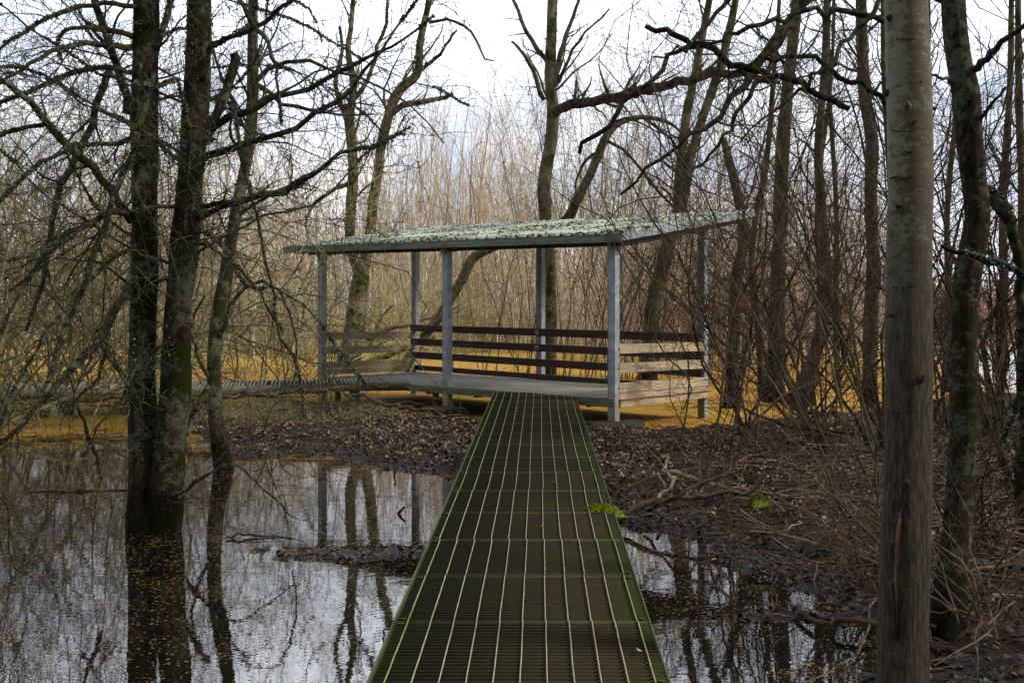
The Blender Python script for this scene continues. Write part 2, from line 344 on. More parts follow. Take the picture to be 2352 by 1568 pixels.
def trunk(mb,pl,n=60,k=20,m=0,rough=.07,stubs=8,flare=0):
    rows=A([[*px(x,y,Y),w/2/F*Y] for x,y,w,Y in pl]); q=cat(rows,n); P=q[:,:3]; R=q[:,3]
    ph=rng.uniform(0,9,12)
    T=np.gradient(P,axis=0); T/=np.linalg.norm(T,axis=1,keepdims=True)
    S=np.cross(T,A([0,1.,0])); S/=np.linalg.norm(S,axis=1,keepdims=True); U=np.cross(T,S)
    a=np.arange(k)*2*np.pi/k; z=P[:,2][:,None]; s=R.mean()/.1
    r=R[:,None]*(1+rough*(np.sin(a*2+z*1.7/s+ph[0])*.6+np.sin(a*3-z*3.1/s+ph[1])*.5+np.sin(a*5+z*6/s+ph[2])*.35+np.sin(z*5/s+ph[3])*.5+np.sin(a+z*11/s+ph[4])*.35)+rng.normal(0,rough*.22,(n,k)))
    if flare:
        h=np.clip(1-(z)/.45,0,1.6); r=r*(1+flare*h*h*(.55+.45*np.sin(a*4+ph[5])))
    V=P[:,None,:]+r[...,None]*(np.cos(a)[None,:,None]*S[:,None,:]+np.sin(a)[None,:,None]*U[:,None,:])
    i=np.arange(n-1)[:,None]; j=np.arange(k)[None,:]
    mb.add(V.reshape(-1,3),np.stack([i*k+j,i*k+(j+1)%k,(i+1)*k+(j+1)%k,(i+1)*k+j],-1).reshape(-1,4),m)
    mb.add(np.vstack([V[-1],P[-1]+T[-1]*R[-1]*.3]),np.stack([np.arange(k),(np.arange(k)+1)%k,np.full(k,k)],1),m)
    if stubs:
        Q=[];
        for _ in range(stubs):
            i=rng.integers(4,n-2); b=rng.uniform(0,6.28); o=(math.cos(b)*S[i]+math.sin(b)*U[i]); l=R[i]*rng.uniform(1.2,2.2); Q.append(cat([P[i]+o*R[i]*.5,P[i]+o*l+A([0,0,l*.3])],4))
        mb.tubes(A(Q),np.tile(A([.34,.28,.22,.02])*R.mean(),(stubs,1)),7,m,.3)
    return P[None],R[None]

# leaf debris on the roof (lies on it: its own)
def leaves(P,N,size,mats,name,label,cat,up=.25,kind='stuff',loc=(0,0,0)):
    mats=mats if isinstance(mats,list) else [mats]; sel=rng.integers(0,len(mats),len(P))
    n=len(P); a=rng.uniform(0,6.283,n); s=size*rng.uniform(.5,1.25,n)
    u=np.stack([np.cos(a),np.sin(a),rng.normal(0,up,n)],1); v=np.stack([-np.sin(a),np.cos(a),rng.normal(0,up,n)],1)*rng.uniform(.4,.75,(n,1))
    c=P+N*.004; s=s[:,None]; k=rng.uniform(0,up,(n,1))*A([0,0,1.])
    V=np.stack([c-u*s,c-v*s+k*s,c+u*s,c+v*s+k*s],1)
    mb=MB()
    for q in range(len(mats)):
        W=V[sel==q]; mb.add(W.reshape(-1,3),np.arange(len(W))[:,None]*4+A([[0,1,2,3]]),q)
    return tag(mb.build(name,mats,smooth=False,loc=loc),label,cat,kind=kind)
# ------------------------------------------------------------------ world and light
SUN_AZ=math.radians(104); SUN_EL=math.radians(33)       # light comes from the right, a little behind the shelter
w=bpy.data.worlds.new('World'); bpy.context.scene.world=w; w.use_nodes=True; nt=w.node_tree
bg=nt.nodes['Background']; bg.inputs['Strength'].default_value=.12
sky=nd(nt,'ShaderNodeTexSky'); sky.sky_type='NISHITA'; sky.sun_disc=False; sky.sun_elevation=SUN_EL; sky.sun_rotation=SUN_AZ
tc=nd(nt,'ShaderNodeTexCoord'); mp=nd(nt,'ShaderNodeMapping'); mp.inputs['Scale'].default_value=(1,1,2.2); nt.links.new(tc.outputs['Generated'],mp.inputs[0])
cl=noise(nt,mp.outputs[0],2.6,6,.6)
sc_=step(nt,cl,.34,.52)
cc=mix(nt,step(nt,noise(nt,mp.outputs[0],5,4,.6),.35,.65),(7.8,8.6,10.4),(10.6,10.9,11.5))
skb=mix(nt,.75,sky.outputs[0],(5.9,7.1,9.3))
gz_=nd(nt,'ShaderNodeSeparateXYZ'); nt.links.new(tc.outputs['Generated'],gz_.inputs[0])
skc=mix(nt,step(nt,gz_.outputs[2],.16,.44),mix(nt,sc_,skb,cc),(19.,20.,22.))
nt.links.new(mix(nt,step(nt,gz_.outputs[1],.30,-.35),skc,(6.,6.1,6.3)),bg.inputs['Color'])  # unseen sky behind the camera is darkened to keep the trunk fronts dim
sd=bpy.data.lights.new('sun','SUN'); sd.energy=5.0; sd.angle=math.radians(10); sd.color=(1,.90,.74)
so=bpy.data.objects.new('sun',sd); C.objects.link(so)
dv=Vector((math.sin(SUN_AZ)*math.cos(SUN_EL),math.cos(SUN_AZ)*math.cos(SUN_EL),math.sin(SUN_EL)))
so.rotation_euler=dv.to_track_quat('Z','Y').to_euler(); so.location=dv*30
cam=bpy.data.cameras.new('camera'); co=bpy.data.objects.new('camera',cam); C.objects.link(co)
co.location=(0,0,EYE); co.rotation_euler=(math.pi/2,0,0); cam.lens=35.0; cam.sensor_width=36; cam.shift_y=-64/2352; cam.clip_end=3000; cam.clip_start=.05
S=bpy.context.scene; S.camera=co
S.view_settings.view_transform='Standard'; S.view_settings.look='None'; S.view_settings.exposure=.22; S.view_settings.gamma=1
S.cycles.max_bounces=5; S.cycles.diffuse_bounces=2; S.cycles.glossy_bounces=3; S.cycles.transparent_max_bounces=4

# ------------------------------------------------------------------ the ground, one sheet
bankL=[wp(*q) for q in ((440,1000),(520,1030),(620,1046),(760,1050),(850,1062),(960,1080),(1060,1092),(1180,1110),(1280,1150),(1412,1186),(1500,1212),(1600,1242),(1700,1272),(1800,1290),(1900,1320),(1960,1385),(2050,1480))]+[(2.05,4.2),(2.5,2.6),(3.2,.5),(4,-8),(30,-8),(26,8)]+[wp(*q) for q in ((2400,905),(2200,915),(2050,938),(1900,962),(1750,978),(1600,992),(1450,994),(1340,988),(1200,985),(1100,975),(1000,958),(900,945),(780,938),(650,928),(540,938),(450,955))]
def sdf(pg,X,Y):
    pg=A(pg); d=np.full(X.shape,1e9); ins=np.zeros(X.shape,bool)
    for (x0,y0),(x1,y1) in zip(pg,np.roll(pg,-1,0)):
        ex,ey=x1-x0,y1-y0; t=np.clip(((X-x0)*ex+(Y-y0)*ey)/(ex*ex+ey*ey+1e-9),0,1)
        d=np.minimum(d,np.hypot(X-x0-t*ex,Y-y0-t*ey))
        c=((y0>Y)!=(y1>Y))&(X<(x1-x0)*(Y-y0)/(y1-y0+1e-12)+x0); ins^=c
    return np.where(ins,d,-d)
_g=rng.random((64,64))
def vn(X,Y,s):
    x=X*s+100.3; y=Y*s+57.7; i=np.floor(x).astype(int); j=np.floor(y).astype(int); u=x-i; v=y-j; u=u*u*(3-2*u); v=v*v*(3-2*v)
    g=lambda a,b:_g[a%64,b%64]
    return (g(i,j)*(1-u)+g(i+1,j)*u)*(1-v)+(g(i,j+1)*(1-u)+g(i+1,j+1)*u)*v
def Hh(X,Y):
    X=np.asarray(X,float); Y=np.asarray(Y,float)
    d=sdf(bankL,X,Y)+ (vn(X,Y,1.7)-.5)*.5+(vn(X,Y,5)-.5)*.2
    h=np.where(d>0,np.minimum(d*.16,.13)+np.clip(d-.6,0,4)*.035,np.maximum(d*.12,-.38))
    nz=(vn(X,Y,2.3)-.5)*.08+(vn(X,Y,6)-.5)*.06+(vn(X,Y,15)-.5)*.035
    h=h+nz*np.where(d>-.4,1,.3)
    for cx,cy,rx,ry in ((-1.15,6.9,1.15,.34),(1.25,5.42,.75,.16),(1.9,6.0,.5,.2)):
        e=1-((X-cx)/rx)**2-((Y-cy)/ry)**2; h=np.maximum(h,np.clip(e,-3,1)*.035-.028+nz*.45)
    far=sdf([(-400,88),(-60,80),(-20,60),(6,52),(20,50),(30,62),(34,90),(60,230),(400,250),(500,900),(-500,900)],X,Y)
    h=np.maximum(h,np.clip(far*.06,-.4,.7)+(vn(X,Y,.3)-.5)*.3)
    return h
def axis(a,b,st,lo,hi,g=1.16):
    c=list(np.arange(a,b,st)); s=st; v=c[-1]
    while v<hi: s*=g; v+=s; c.append(v)
    s=st; v=c[0]; l=[]
    while v>lo: s*=g; v-=s; l.append(v)
    return A(l[::-1]+c)
xs=axis(-7,8,.055,-900,900); ys=axis(3.2,19,.06,-60,1500,1.13)
GX,GY=np.meshgrid(xs,ys); GZ=Hh(GX,GY)
nx,ny=len(xs),len(ys); i=np.arange(ny-1)[:,None]; j=np.arange(nx-1)[None,:]
mb=MB(); mb.add(np.stack([GX,GY,GZ],-1).reshape(-1,3),np.stack([i*nx+j,i*nx+j+1,(i+1)*nx+j+1,(i+1)*nx+j],-1).reshape(-1,4))
tag(mb.build('ground',M['ground']),kind='structure')
mb=MB(); mb.add([[-900,-60,0],[900,-60,0],[900,1500,0],[-900,1500,0]],[[0,1,2,3]]); tag(mb.build('water',M['water'],smooth=False),kind='structure')

# ------------------------------------------------------------------ boardwalk to the shelter
def wx(Y): return -.085+.0278*Y
def wz(Y): return .05+.027*Y
PW=1.22
bw=thing('boardwalk','straight green-stained grating boardwalk running from the camera up to the shelter','boardwalk',(-.085,0,.05))
Y0=4.76-.765*7; k=0
while Y0<15.0:
    Y1=min(Y0+.765,15.12); mbp=MB(); jx=rng.uniform(-.006,.006); dz=rng.uniform(-.003,.003)
    yy=np.arange(Y0+.004,Y1-.004,.0383); x0=wx(yy)+jx*.5
    Pa=np.stack([x0-PW/2+.01,yy,wz(yy)+dz-.0125],1); Pb=Pa+A([PW-.02,0,0]); mbp.boxes(Pa,Pb,.007,.025,0)
    for yq in (Y0+.004,Y1-.006): mbp.box((wx(yq)-PW/2+.01,yq,wz(yq)+dz-.011),(wx(yq)+PW/2-.01,yq,wz(yq)+dz-.011),.007,.026,2)
    for q in range(11):
        ox=-.548+q*.1096+jx
        ns=6; ty=np.linspace(Y0+.003,Y1-.003,ns); ww=rng.normal(0,.0005,ns)
        P0=np.stack([wx(ty)+ox+ww,ty,wz(ty)+dz+.003],1); mbp.boxes(P0[:-1],P0[1:],.0048,.007,1)
    for s in (-1,1):
        for yq in (Y0+.03,Y1-.05):
            if rng.random()<.75: mbp.box((wx(yq)+s*.575,yq,wz(yq)+dz+.004),(wx(yq)+s*.575,yq+.012,wz(yq)+dz+.004),.035,.004,2)
    mbp.build('grating_panel',[M['bar'],M['rod'],M['bar_end']],bw,smooth=False)
    Y0=Y1; k+=1
for s in (-1,1):
    mbp=MB(); mbp.box((wx(-.6)+s*(PW/2+.004),-.6,wz(-.6)-.042),(wx(15.1)+s*(PW/2+.004),15.1,wz(15.1)-.042),.009,.085); bevel(mbp.build('stringer',M['stringer'],bw),.003)
for Yb in np.arange(1.,15,2.3):
    mbp=MB(); mbp.box((wx(Yb)-.6,Yb,wz(Yb)-.13),(wx(Yb)+.6,Yb,wz(Yb)-.13),.09,.09)
    for s in (-1,1): mbp.box((wx(Yb)+s*.5,Yb,wz(Yb)-.12),(wx(Yb)+s*.5,Yb,-.35),.09,.09,0,up=(0,1,0))
    mbp.build('support_frame',M['stringer'],bw,smooth=False)

# moss clump on the edge of the boardwalk
def cushion(name,label,cx,cy,cz,rx,ry,h,mat,n=5200,spike=.022,seed=1,hang=0,cat='moss clump'):
    r=np.random.default_rng(seed); mb=MB(); na,nr=36,9; V=[[cx,cy,cz+h]]
    prof=1+.28*np.sin(np.arange(na)/na*6.283*3+1)+.16*np.sin(np.arange(na)/na*6.283*5+seed)
    for q in range(1,nr+1):
        for a in range(na):
            t=a/na*6.2832; rr=q/nr*prof[a]; x=cx+rx*rr*math.cos(t); y=cy+ry*rr*math.sin(t)
            z=cz+h*(1-(q/nr)**2)*(1+.35*math.sin(x*60)*math.cos(y*47)); V.append([x,y,z-hang*max(0,math.cos(t))*(q/nr)**4])
    Fq=[[1+(q*na)+a,1+(q*na)+(a+1)%na,1+(q+1)*na+(a+1)%na,1+(q+1)*na+a] for q in range(nr-1) for a in range(na)]
    mb.add(V,Fq); mb.add(V[:1+na],[[0,1+a,1+(a+1)%na] for a in range(na)])
    V=A(V); idx=r.integers(0,len(V),n); p=V[idx]+r.normal(0,.006,(n,3))*A([1,1,.4]); d=r.normal(size=(n,3)); d[:,2]=np.abs(d[:,2])+.3; d/=np.linalg.norm(d,axis=1,keepdims=True)
    s=np.cross(d,r.normal(size=(n,3))); s/=np.linalg.norm(s,axis=1,keepdims=True); L=spike*r.uniform(.4,1,(n,1))
    W=np.stack([p-s*.0025,p+s*.0025,p+d*L],1); mb.add(W.reshape(-1,3),np.arange(n)[:,None]*3+np.arange(3))
    return tag(mb.build(name,mat,loc=(cx,cy,cz)),label,cat)
cushion('moss_clump','bright yellow-green moss clump spilling over the right edge of the boardwalk',.66,7.12,wz(7.12)+.004,.105,.085,.030,M['moss'],hang=.05)

Yl=A([4.35,4.9,5.3,5.9,6.6,7.9,8.1,8.6,10.2,11.4,12.8,5.1,9.3,13.6]); Xl=A([.52,-.5,.50,-.57,.1,-.57,.2,.55,-.5,.3,-.2,-.1,-.15,.4])
leaves(np.stack([wx(Yl)+Xl,Yl,wz(Yl)+.010],1),A([0,0,1.]),.020,[M['litter_tan'],M['litter']],'fallen_leaves','a few curled brown leaves lying on the boardwalk grating','leaves',.5)
# side walk that leaves the shelter towards the left
sw=thing('side_boardwalk','grating boardwalk behind the mud bank leading off left from the shelter','boardwalk',(-4,16.7,0))
A0=A([-1.75,17.0]); dr=A([-1,-.215]); dr/=np.linalg.norm(dr); nrm=A([-dr[1],dr[0]]); nrm=nrm if nrm[1]>0 else -nrm
Lw=0
while Lw<24:
    mbp=MB(); t=np.arange(Lw,Lw+2.35,.062); a=A0+np.outer(t,dr); 
    Pa=np.c_[a,np.full(len(t),.458)]; Pb=np.c_[a+nrm*1.22,np.full(len(t),.458)]
    mbp.boxes(Pa,Pb,.026,.03,0); mbp.build('grating_panel',M['deck'],sw,smooth=False); Lw+=2.4
for o in (0,1.22):
    mbp=MB(); a=A0+nrm*o; b=a+dr*24; mbp.box((*a,.40),(*b,.40),.05,.12); mbp.build('stringer',M['wood_green'],sw,smooth=False)
for t in np.arange(.9,24,2.4):
    mbp=MB(); a=A0+dr*t
    for o in (.12,1.1): q=a+nrm*o; mbp.box((*q,.34),(*q,-.4),.12,.12,0,up=(0,1,0))
    mbp.box((*(a+nrm*.02),.29),(*(a+nrm*1.2),.29),.1,.1); mbp.build('support_frame',M['wood_green'],sw,smooth=False)

# ------------------------------------------------------------------ the shelter
fd=A([-.7317,.6816]); sdv=A([.6816,.7317])            # along the front to the left; from front to back
P3=A([1.44,14.07]); BAY=3.42; DEP=2.33
def PT(u,s): return P3+fd*u+sdv*s                     # u metres left of the near right post, s metres back
def tilt(u): return .013*u
sh=thing('shelter','open wooden viewing shelter with pale green sloping metal roof over the water','shelter',(*PT(BAY,1.1),0))
RB=.163
def zroof(u,s): return 2.744+.0224*(u+.324)+RB*(s+.25)
def roofpt(u,s): return (*PT(u,s),zroof(u,s))
U0,U1,S0,S1=-.324,2*BAY+.92,-.25,3.36
mb=MB(); us=[];hs=[]; u=U0
while u<U1:
    for o,h in ((0,0),(.010,.032),(.040,.032),(.050,0)): us.append(u+o); hs.append(h)
    u+=.215
us.append(U1); hs.append(0); us=A(us); hs=A(hs); ss=np.linspace(S0,S1,14)
V=[];nu=len(us)
for s in ss:
    w_=rng.normal(0,.0015,nu)
    for a,h,e in zip(us,hs,w_): V.append((*PT(a,s),zroof(a,s)+h+e))
V=A(V); i=np.arange(len(ss)-1)[:,None]; j=np.arange(nu-1)[None,:]
mb.add(V,np.stack([i*nu+j,i*nu+j+1,(i+1)*nu+j+1,(i+1)*nu+j],-1).reshape(-1,4))
ro=mb.build('roof',M['roof'],sh,smooth=False); so_=ro.modifiers.new('thick','SOLIDIFY'); so_.thickness=.004
def rbar(name,u0,s0,u1,s1,dz,w_,h,mat,lab=None,b=.003):
    mb=MB(); p=A(roofpt(u0,s0)); q=A(roofpt(u1,s1)); p[2]-=dz; q[2]-=dz; mb.box(p,q,w_,h); o=bevel(mb.build(name,mat,sh),b)
    if lab: o['label']=lab
    return o
rbar('fascia',U0+.02,S0+.02,U1,S0+.02,.062,.03,.105,M['fascia'],'green stained front eave board')
rbar('rake_trim',U0,S0+.005,U0,S1,.045,.035,.10,M['galv'],'galvanised trim on the right roof edge')
rbar('rake_trim',U1,S0+.005,U1,S1,.045,.035,.09,M['fascia'],'green stained left roof edge')
rbar('rear_fascia',U0+.02,S1-.01,U1,S1-.01,.060,.03,.10,M['fascia'])
for s in (-.02,.78,1.55,2.35,3.1): rbar('purlin',U0+.06,s,U1-.05,s,.045,.045,.075,M['wood_dark'])
for u in (0,BAY,2*BAY):
    rbar('beam',u,-.12,u,DEP+.08,.155,.06,.13,M['wood_pale'])
rbar('rafter',-.2,-.15,-.2,3.2,.13,.05,.09,M['steel_dark'])
rbar('rafter',-.2+2*BAY+.8,-.15,-.2+2*BAY+.8,3.2,.12,.05,.07,M['steel_dark'])
rbar('header',-.14,.0,2*BAY+.4,.0,.14,.05,.10,M['steel_dark'])
for u in (0,BAY,2*BAY):
    for s in (0,DEP):
        top=zroof(u,s)-.21; p=PT(u,s); mb=MB()
        zb={True:.13,False:-.4}[s==0 and u<2*BAY]
        c=.115/2
        mb.box((*p,zb),(*p,top),.115,.115,0,up=(*sdv,0))
        # narrow lips that make the post read as an open channel
        for q in (-1,1):
            e=p-sdv*.0555+fd*q*.0615; mb.box((*e,zb+.01),(*e,top-.01),.006,.010,0,up=(*sdv,0))
        bevel(mb.build('post',M['galv'],sh),.004)
# side rails: three pale boards with a fourth low one, on both ends
def board(p,q,z0,z1,h,t,mat,name='rail',lab=None):
    mb=MB(); nseg=8; a=A([*p,z0]); b=A([*q,z1]); mb.box(a,b,t,h); o=bevel(mb.build(name,mat,sh),.004)
    if lab: o['label']=lab
    return o
for u,dz in ((0,0),(2*BAY,.085)):
    off=fd*(-.045 if u==0 else -.078)
    for zt,h in ((1.22,.138),(.945,.14),(.665,.135),(.525,.10)):
        a=PT(u,-.02 if u else .05)+off; b=PT(u,DEP-.02)+off
        board(a,b,zt-h/2+dz+rng.normal(0,.004),zt-h/2+dz-.02,h,.038,M['wood_pale'],lab='weathered pale side board')
# rear rails, dark, butted at the middle post
for (ua,ub) in ((-.05,BAY-.01),(BAY+.01,2*BAY+.05)):
    for zt,h in ((1.335,.135),(1.055,.135),(.785,.135),(.515,.10)):
        a=PT(ua,DEP-.085); b=PT(ub,DEP-.085)
        board(a,b,zt-h/2+tilt(ua),zt-h/2+tilt(ub),h,.038,M['wood_dark'],lab='dark brown rear board')
for u_ in (0,2*BAY):
    for zt in (1.15,.875,.60):
        for s_ in (.03,DEP-.05):
            mb=MB(); c=PT(u_,s_)+fd*(-.064 if u_==0 else -.097); mb.box((*(c),zt+(.085 if u_ else 0)),(*(c-fd*.008),zt+(.085 if u_ else 0)),.018,.018); mb.build('bolt',M['steel_dark'],sh,smooth=False)
for zt in (1.32,1.045):
    mb=MB(); c=PT(BAY,DEP-.11); mb.box((*(c-fd*.045),zt-.06+.045),(*(c+fd*.045),zt-.06+.045),.006,.09); mb.build('splice_plate',M['galv'],sh,smooth=False)
mb=MB(); a=PT(0,.05)-fd*.06; b=PT(0,DEP+.05)-fd*.06; board(a,b,.425,.425,.022,.06,M['rust_trim'],'edge_strip','rust red strip under the right side boards')
board(a,b,.365,.365,.09,.04,M['wood_pale'],'deck_fascia','pale board below the rust red strip')
board(PT(-.03,-.04),PT(1.0,-.04),.385,.385,.12,.045,M['wood_green'],'deck_fascia','green mossy deck edge board')
board(PT(1.0,-.04),PT(2*BAY,-.04),.388,.388,.11,.045,M['wood_green'],'deck_fascia','green mossy deck edge board')
board(PT(-.03,DEP+.04),PT(2*BAY,DEP+.04),.385,.385,.11,.045,M['wood_dark'],'deck_fascia')
mb=MB(); q=[(*PT(-.03,-.05),.455),(*PT(2*BAY+.05,-.05),.455),(*PT(2*BAY+.05,DEP+.05),.455),(*PT(-.03,DEP+.05),.455)]
mb.add(q+[(a,b,c-.02) for a,b,c in q],[[0,1,2,3],[7,6,5,4],[0,4,5,1],[1,5,6,2],[2,6,7,3],[3,7,4,0]]); mb.build('deck',M['deck'],sh,smooth=False)
for u in np.arange(.5,6.8,1.15):
    mb=MB(); mb.box((*PT(u,0.02),.36),(*PT(u,DEP),.36),.05,.12); mb.build('joist',M['wood_dark'],sh,smooth=False)
for u in (BAY+.35,2*BAY-.4):
    mb=MB(); p=PT(u,.06); mb.box((*p,.40),(*p,-.4),.10,.10,0,up=(0,1,0)); mb.build('pile',M['wood_dark'],sh,smooth=False)
for u in (0,BAY):                                       # round concrete footings under the two front posts
    p=PT(u,0); mb=MB(); na=44; V=[(*p,.135)]
    rp=[(.41,.13),(.435,.12),(.445,.10),(.44,.04),(.45,-.05),(.46,-.5)]
    for r_,z in rp:
        for a in range(na):
            t=a/na*6.2832; r2=r_*(1+.012*math.sin(t*5)+.006*math.sin(t*13)); V.append((p[0]+r2*math.cos(t),p[1]+r2*math.sin(t),z+.006*math.sin(t*4)))
    mb.add(V,[[1+q*na+a,1+(q+1)*na+a,1+(q+1)*na+(a+1)%na,1+q*na+(a+1)%na] for q in range(5) for a in range(na)])
    mb.add(V[:1+na],[[0,1+a,1+(a+1)%na] for a in range(na)]); mb.build('footing',M['concrete'],sh)

n=12000; u=rng.uniform(U0,U1,n); s=rng.uniform(S0,S1,n); sn=rng.random(n)<.55; u=np.where(sn,U0+np.round((u-U0)/.215)*.215+rng.normal(-.012,.010,n),u); d=vn(u,s,1.4)+vn(u,s,4)*.5; ok=(d+rng.normal(0,.15,n)+.16*(s<.6)+.05*(s<1.8)>.78); u=u[ok]; s=s[ok]
P=np.stack([P3[0]+fd[0]*u+sdv[0]*s,P3[1]+fd[1]*u+sdv[1]*s,zroof(u,s)+.024],1)
leaves(P,A([0,0,1.]),.027,[M['litter'],M['litter_tan'],M['litter']],'leaf_debris','scattered brown leaf debris lying on the green shelter roof','leaf litter',.3)

# ------------------------------------------------------------------ litter, sticks and small plants on the banks
def onbank(n,x,y,zmin=.015,seed=0):
    X=rng.uniform(*x,n); Y=rng.uniform(*y,n); Z=Hh(X,Y); ok=(Z>zmin)&~((np.abs(X-wx(Y))<.62)&(Y<15)); return np.stack([X[ok],Y[ok],Z[ok]],1)
P=onbank(190000,(-5.6,8.0),(4.2,19),-.006); P=P[rng.random(len(P))<.35+.6*(vn(P[:,0],P[:,1],1.3)>.4)]
hi=P[:,2]+rng.normal(0,.045,len(P))+.015*(P[:,1]-10)>.105
leaves(P[hi],A([0,0,1.]),.024,[M['litter'],M['litter_tan'],M['litter_tan'],M['litter_wet']],'leaf_litter','brown dead leaves matting the muddy banks','leaf litter',.6)
leaves(P[~hi],A([0,0,1.]),.022,[M['litter_wet'],M['litter_wet'],M['litter']],'wet_leaf_litter','dark wet rotten leaves along the water margins','leaf litter',.35)
P=onbank(16000,(-6,9),(4,18.5),.0)
d=rng.uniform(0,6.28,len(P)); L=rng.uniform(.06,.38,len(P)); e=np.stack([np.cos(d)*L,np.sin(d)*L*.8,rng.normal(0,.12,len(P))*L],1)
ok=(P[:,0]>wx(P[:,1]))|(rng.random(len(P))<.35); P=P[ok]; e=e[ok]
mid=P+e*.5+A([0,0,.012])+rng.normal(0,.015,P.shape)
mb=MB(); mb.tubes(np.stack([P+A([0,0,.012]),mid,P+e+A([0,0,.015])],1),np.tile(A([.004,.0032,.0018]),(len(P),1))*rng.uniform(.5,1.5,(len(P),1)),3)
tag(mb.build('twig_litter',M['stick']),'short broken twigs strewn over the muddy banks','twig litter',kind='stuff')
def brush(n,xr,yr,Lr,rr,mat,name,label,flat=.12,dirs=(0,.6),lift=.02):
    P=onbank(n,xr,yr,.0); K=len(P); a=rng.normal(dirs[0],dirs[1],K)+np.where(rng.random(K)<.5,0,math.pi); d=np.stack([np.cos(a),np.sin(a),rng.normal(flat*.5,flat,K)],1); d/=np.linalg.norm(d,axis=1,keepdims=True)
    l=rng.uniform(*Lr,K); r=rng.uniform(*rr,K); Q,R=growp(P+A([0,0,lift]),d,l,r,8,(0,0,-.10),.34,.7); 
    g=Hh(Q[:,:,0],Q[:,:,1]); Q[:,:,2]=np.maximum(Q[:,:,2],np.maximum(g,0)+.008); Q,R=clear_view(Q,R,3.4)
    T,TR=spawn(Q,R,1.6,5,(.4,1.0),(.2,.5),.6,(0,0,.05),.4,rmin=.0015,lmax=.8); T,TR=keep_above(*clear_view(T,TR,3.4))
    mb=MB(); mb.tubes(Q,R,5); mb.tubes(T,TR,3); return tag(mb.build(name,mat),label,'brushwood',kind='stuff')
brush(420,(1.9,9.),(5.2,11.5),(.7,2.4),(.005,.013),M['stick'],'brush_pile','tangled heap of dead branches on the right mud bank',.16,(0.1,.5),.05)
brush(150,(1.5,6.),(6.2,10.),(.5,1.8),(.003,.008),M['stick_pale'],'pale_brushwood','pale thin dead twigs lying over the brush heap',.14,(-.2,.7),.06)
brush(120,(-5.5,-2.4),(11.5,18.),(.5,1.8),(.003,.007),M['stick'],'bank_brushwood','thin dead twigs strewn on the left mud bank',.10,(.1,.6),.03)

def stickthing(name,label,cat,pls,mat,k=8,twigs=3.,group=None,wob=.012,n=16,z=None,side=None,tuft=0):
    Ps=[];Rs=[]
    for pl in pls: P,R=limb(pl,n,wob); P[:,2]=np.maximum(P[:,2],0); Ps.append(P);Rs.append(R)
    P=A(Ps);R=A(Rs); b=P[0,0].copy(); mb=MB(); mb.tubes(P,R,k,0,.18)
    if tuft: fuzz(mb,P,R,tuft,R.max()*.8,2,.5)
    if twigs:
        T,TR=spawn(P,R,twigs,6,(.4,1.1),(.15,.4),.5,(0,0,.1),.5,lmax=.9); T,TR=keep_above(T,TR,.0); mb.tubes(T,TR,4,1)
        if side is not None and len(T): T,TR=spawn(T,TR,5,5,(.4,1.2),(.3,.7),.6,(0,0,.1),.5,lmax=.5); mb.tubes(T,TR,3,1)
    return tag(mb.build(name,[mat,side or mat,M['lichen']],loc=tuple(b)),label,cat,group)
def gz(x,y,w,z=.12):                                   # point lying on the bank, from the photograph
    Y=wy(y,z); return (x,y,w,Y)
stickthing('fallen_log','long bark-covered log lying across the water at the far left','log',[[(-260,925,15,15.2),(0,914,15,15.4),(140,911,13,15.5),(300,916,11,15.6),(520,912,9,15.7)]],M['stick'],12,.3)
stickthing('fallen_branch','long broken branch lying along the near edge of the side boardwalk','branch',[[(430,910,9,14.6),(560,905,11,14.6),(680,901,13,14.7),(780,893,10,14.8),(850,887,8,14.8),(905,884,5,14.9)],[(600,905,8,14.6),(480,915,9,14.5),(400,928,8,14.4),(300,930,7,14.3),(200,928,6,14.3)]],M['stick'],9,1.2)
stickthing('fallen_branch','thin dead branch slanting from the long branch down to the left bank','branch',[[(790,902,8,14.4),(860,918,8,14.),(930,935,8,13.7),(1000,950,7,13.4),(1060,953,5,13.3)],[(790,902,6,14.4),(840,930,5,13.6),(890,955,4,13.1)]],M['stick'],7,2.)
stickthing('fallen_branch','straight brown stick lying along the crest of the left bank','branch',[[(640,940,6,14.6),(760,947,7,14.4),(860,952,7,14.2),(960,958,6,14.),(1050,962,5,13.9)]],M['stick'],7,2.5)
stickthing('fallen_branch','pale crooked branch standing up the right bank beside the boardwalk','branch',[[gz(1510,1150,8,.15),gz(1522,1125,8,.17),gz(1543,1105,8,.18),gz(1547,1090,8,.19),gz(1530,1068,7,.19),gz(1536,1045,6,.18),gz(1552,1025,5,.16)],[gz(1530,1115,4,.2),gz(1515,1095,3,.24),gz(1505,1085,2,.26),gz(1500,1078,1.5,.27)]],M['stick_pale'],8,.6)
stickthing('fallen_branch','stout pale branch lying behind the crooked branch on the right bank','branch',[[gz(1540,1082,11,.28),gz(1600,1098,10,.25),gz(1640,1108,9,.25),gz(1700,1125,7,.25),gz(1760,1145,6,.2)]],M['stick_pale'],8,.8)
stickthing('fallen_branch','long brown branch reaching from the heap to the right edge of the boardwalk','branch',[[gz(1420,1180,13,.1),gz(1500,1150,13,.2),gz(1600,1138,11,.25),gz(1720,1132,10,.28),gz(1860,1128,8,.3)],[gz(1480,1172,7,.1),gz(1560,1135,7,.3),gz(1640,1100,8,.4),gz(1700,1080,7,.5)]],M['stick'],9,1.5)
stickthing('fallen_log','dark log lying at the far edge of the right bank beside the round footing','log',[[gz(1530,984,13,.12),gz(1600,986,13,.12),gz(1700,990,11,.12),gz(1830,992,9,.12),gz(1940,1000,8,.12)]],M['stick'],10,.8)
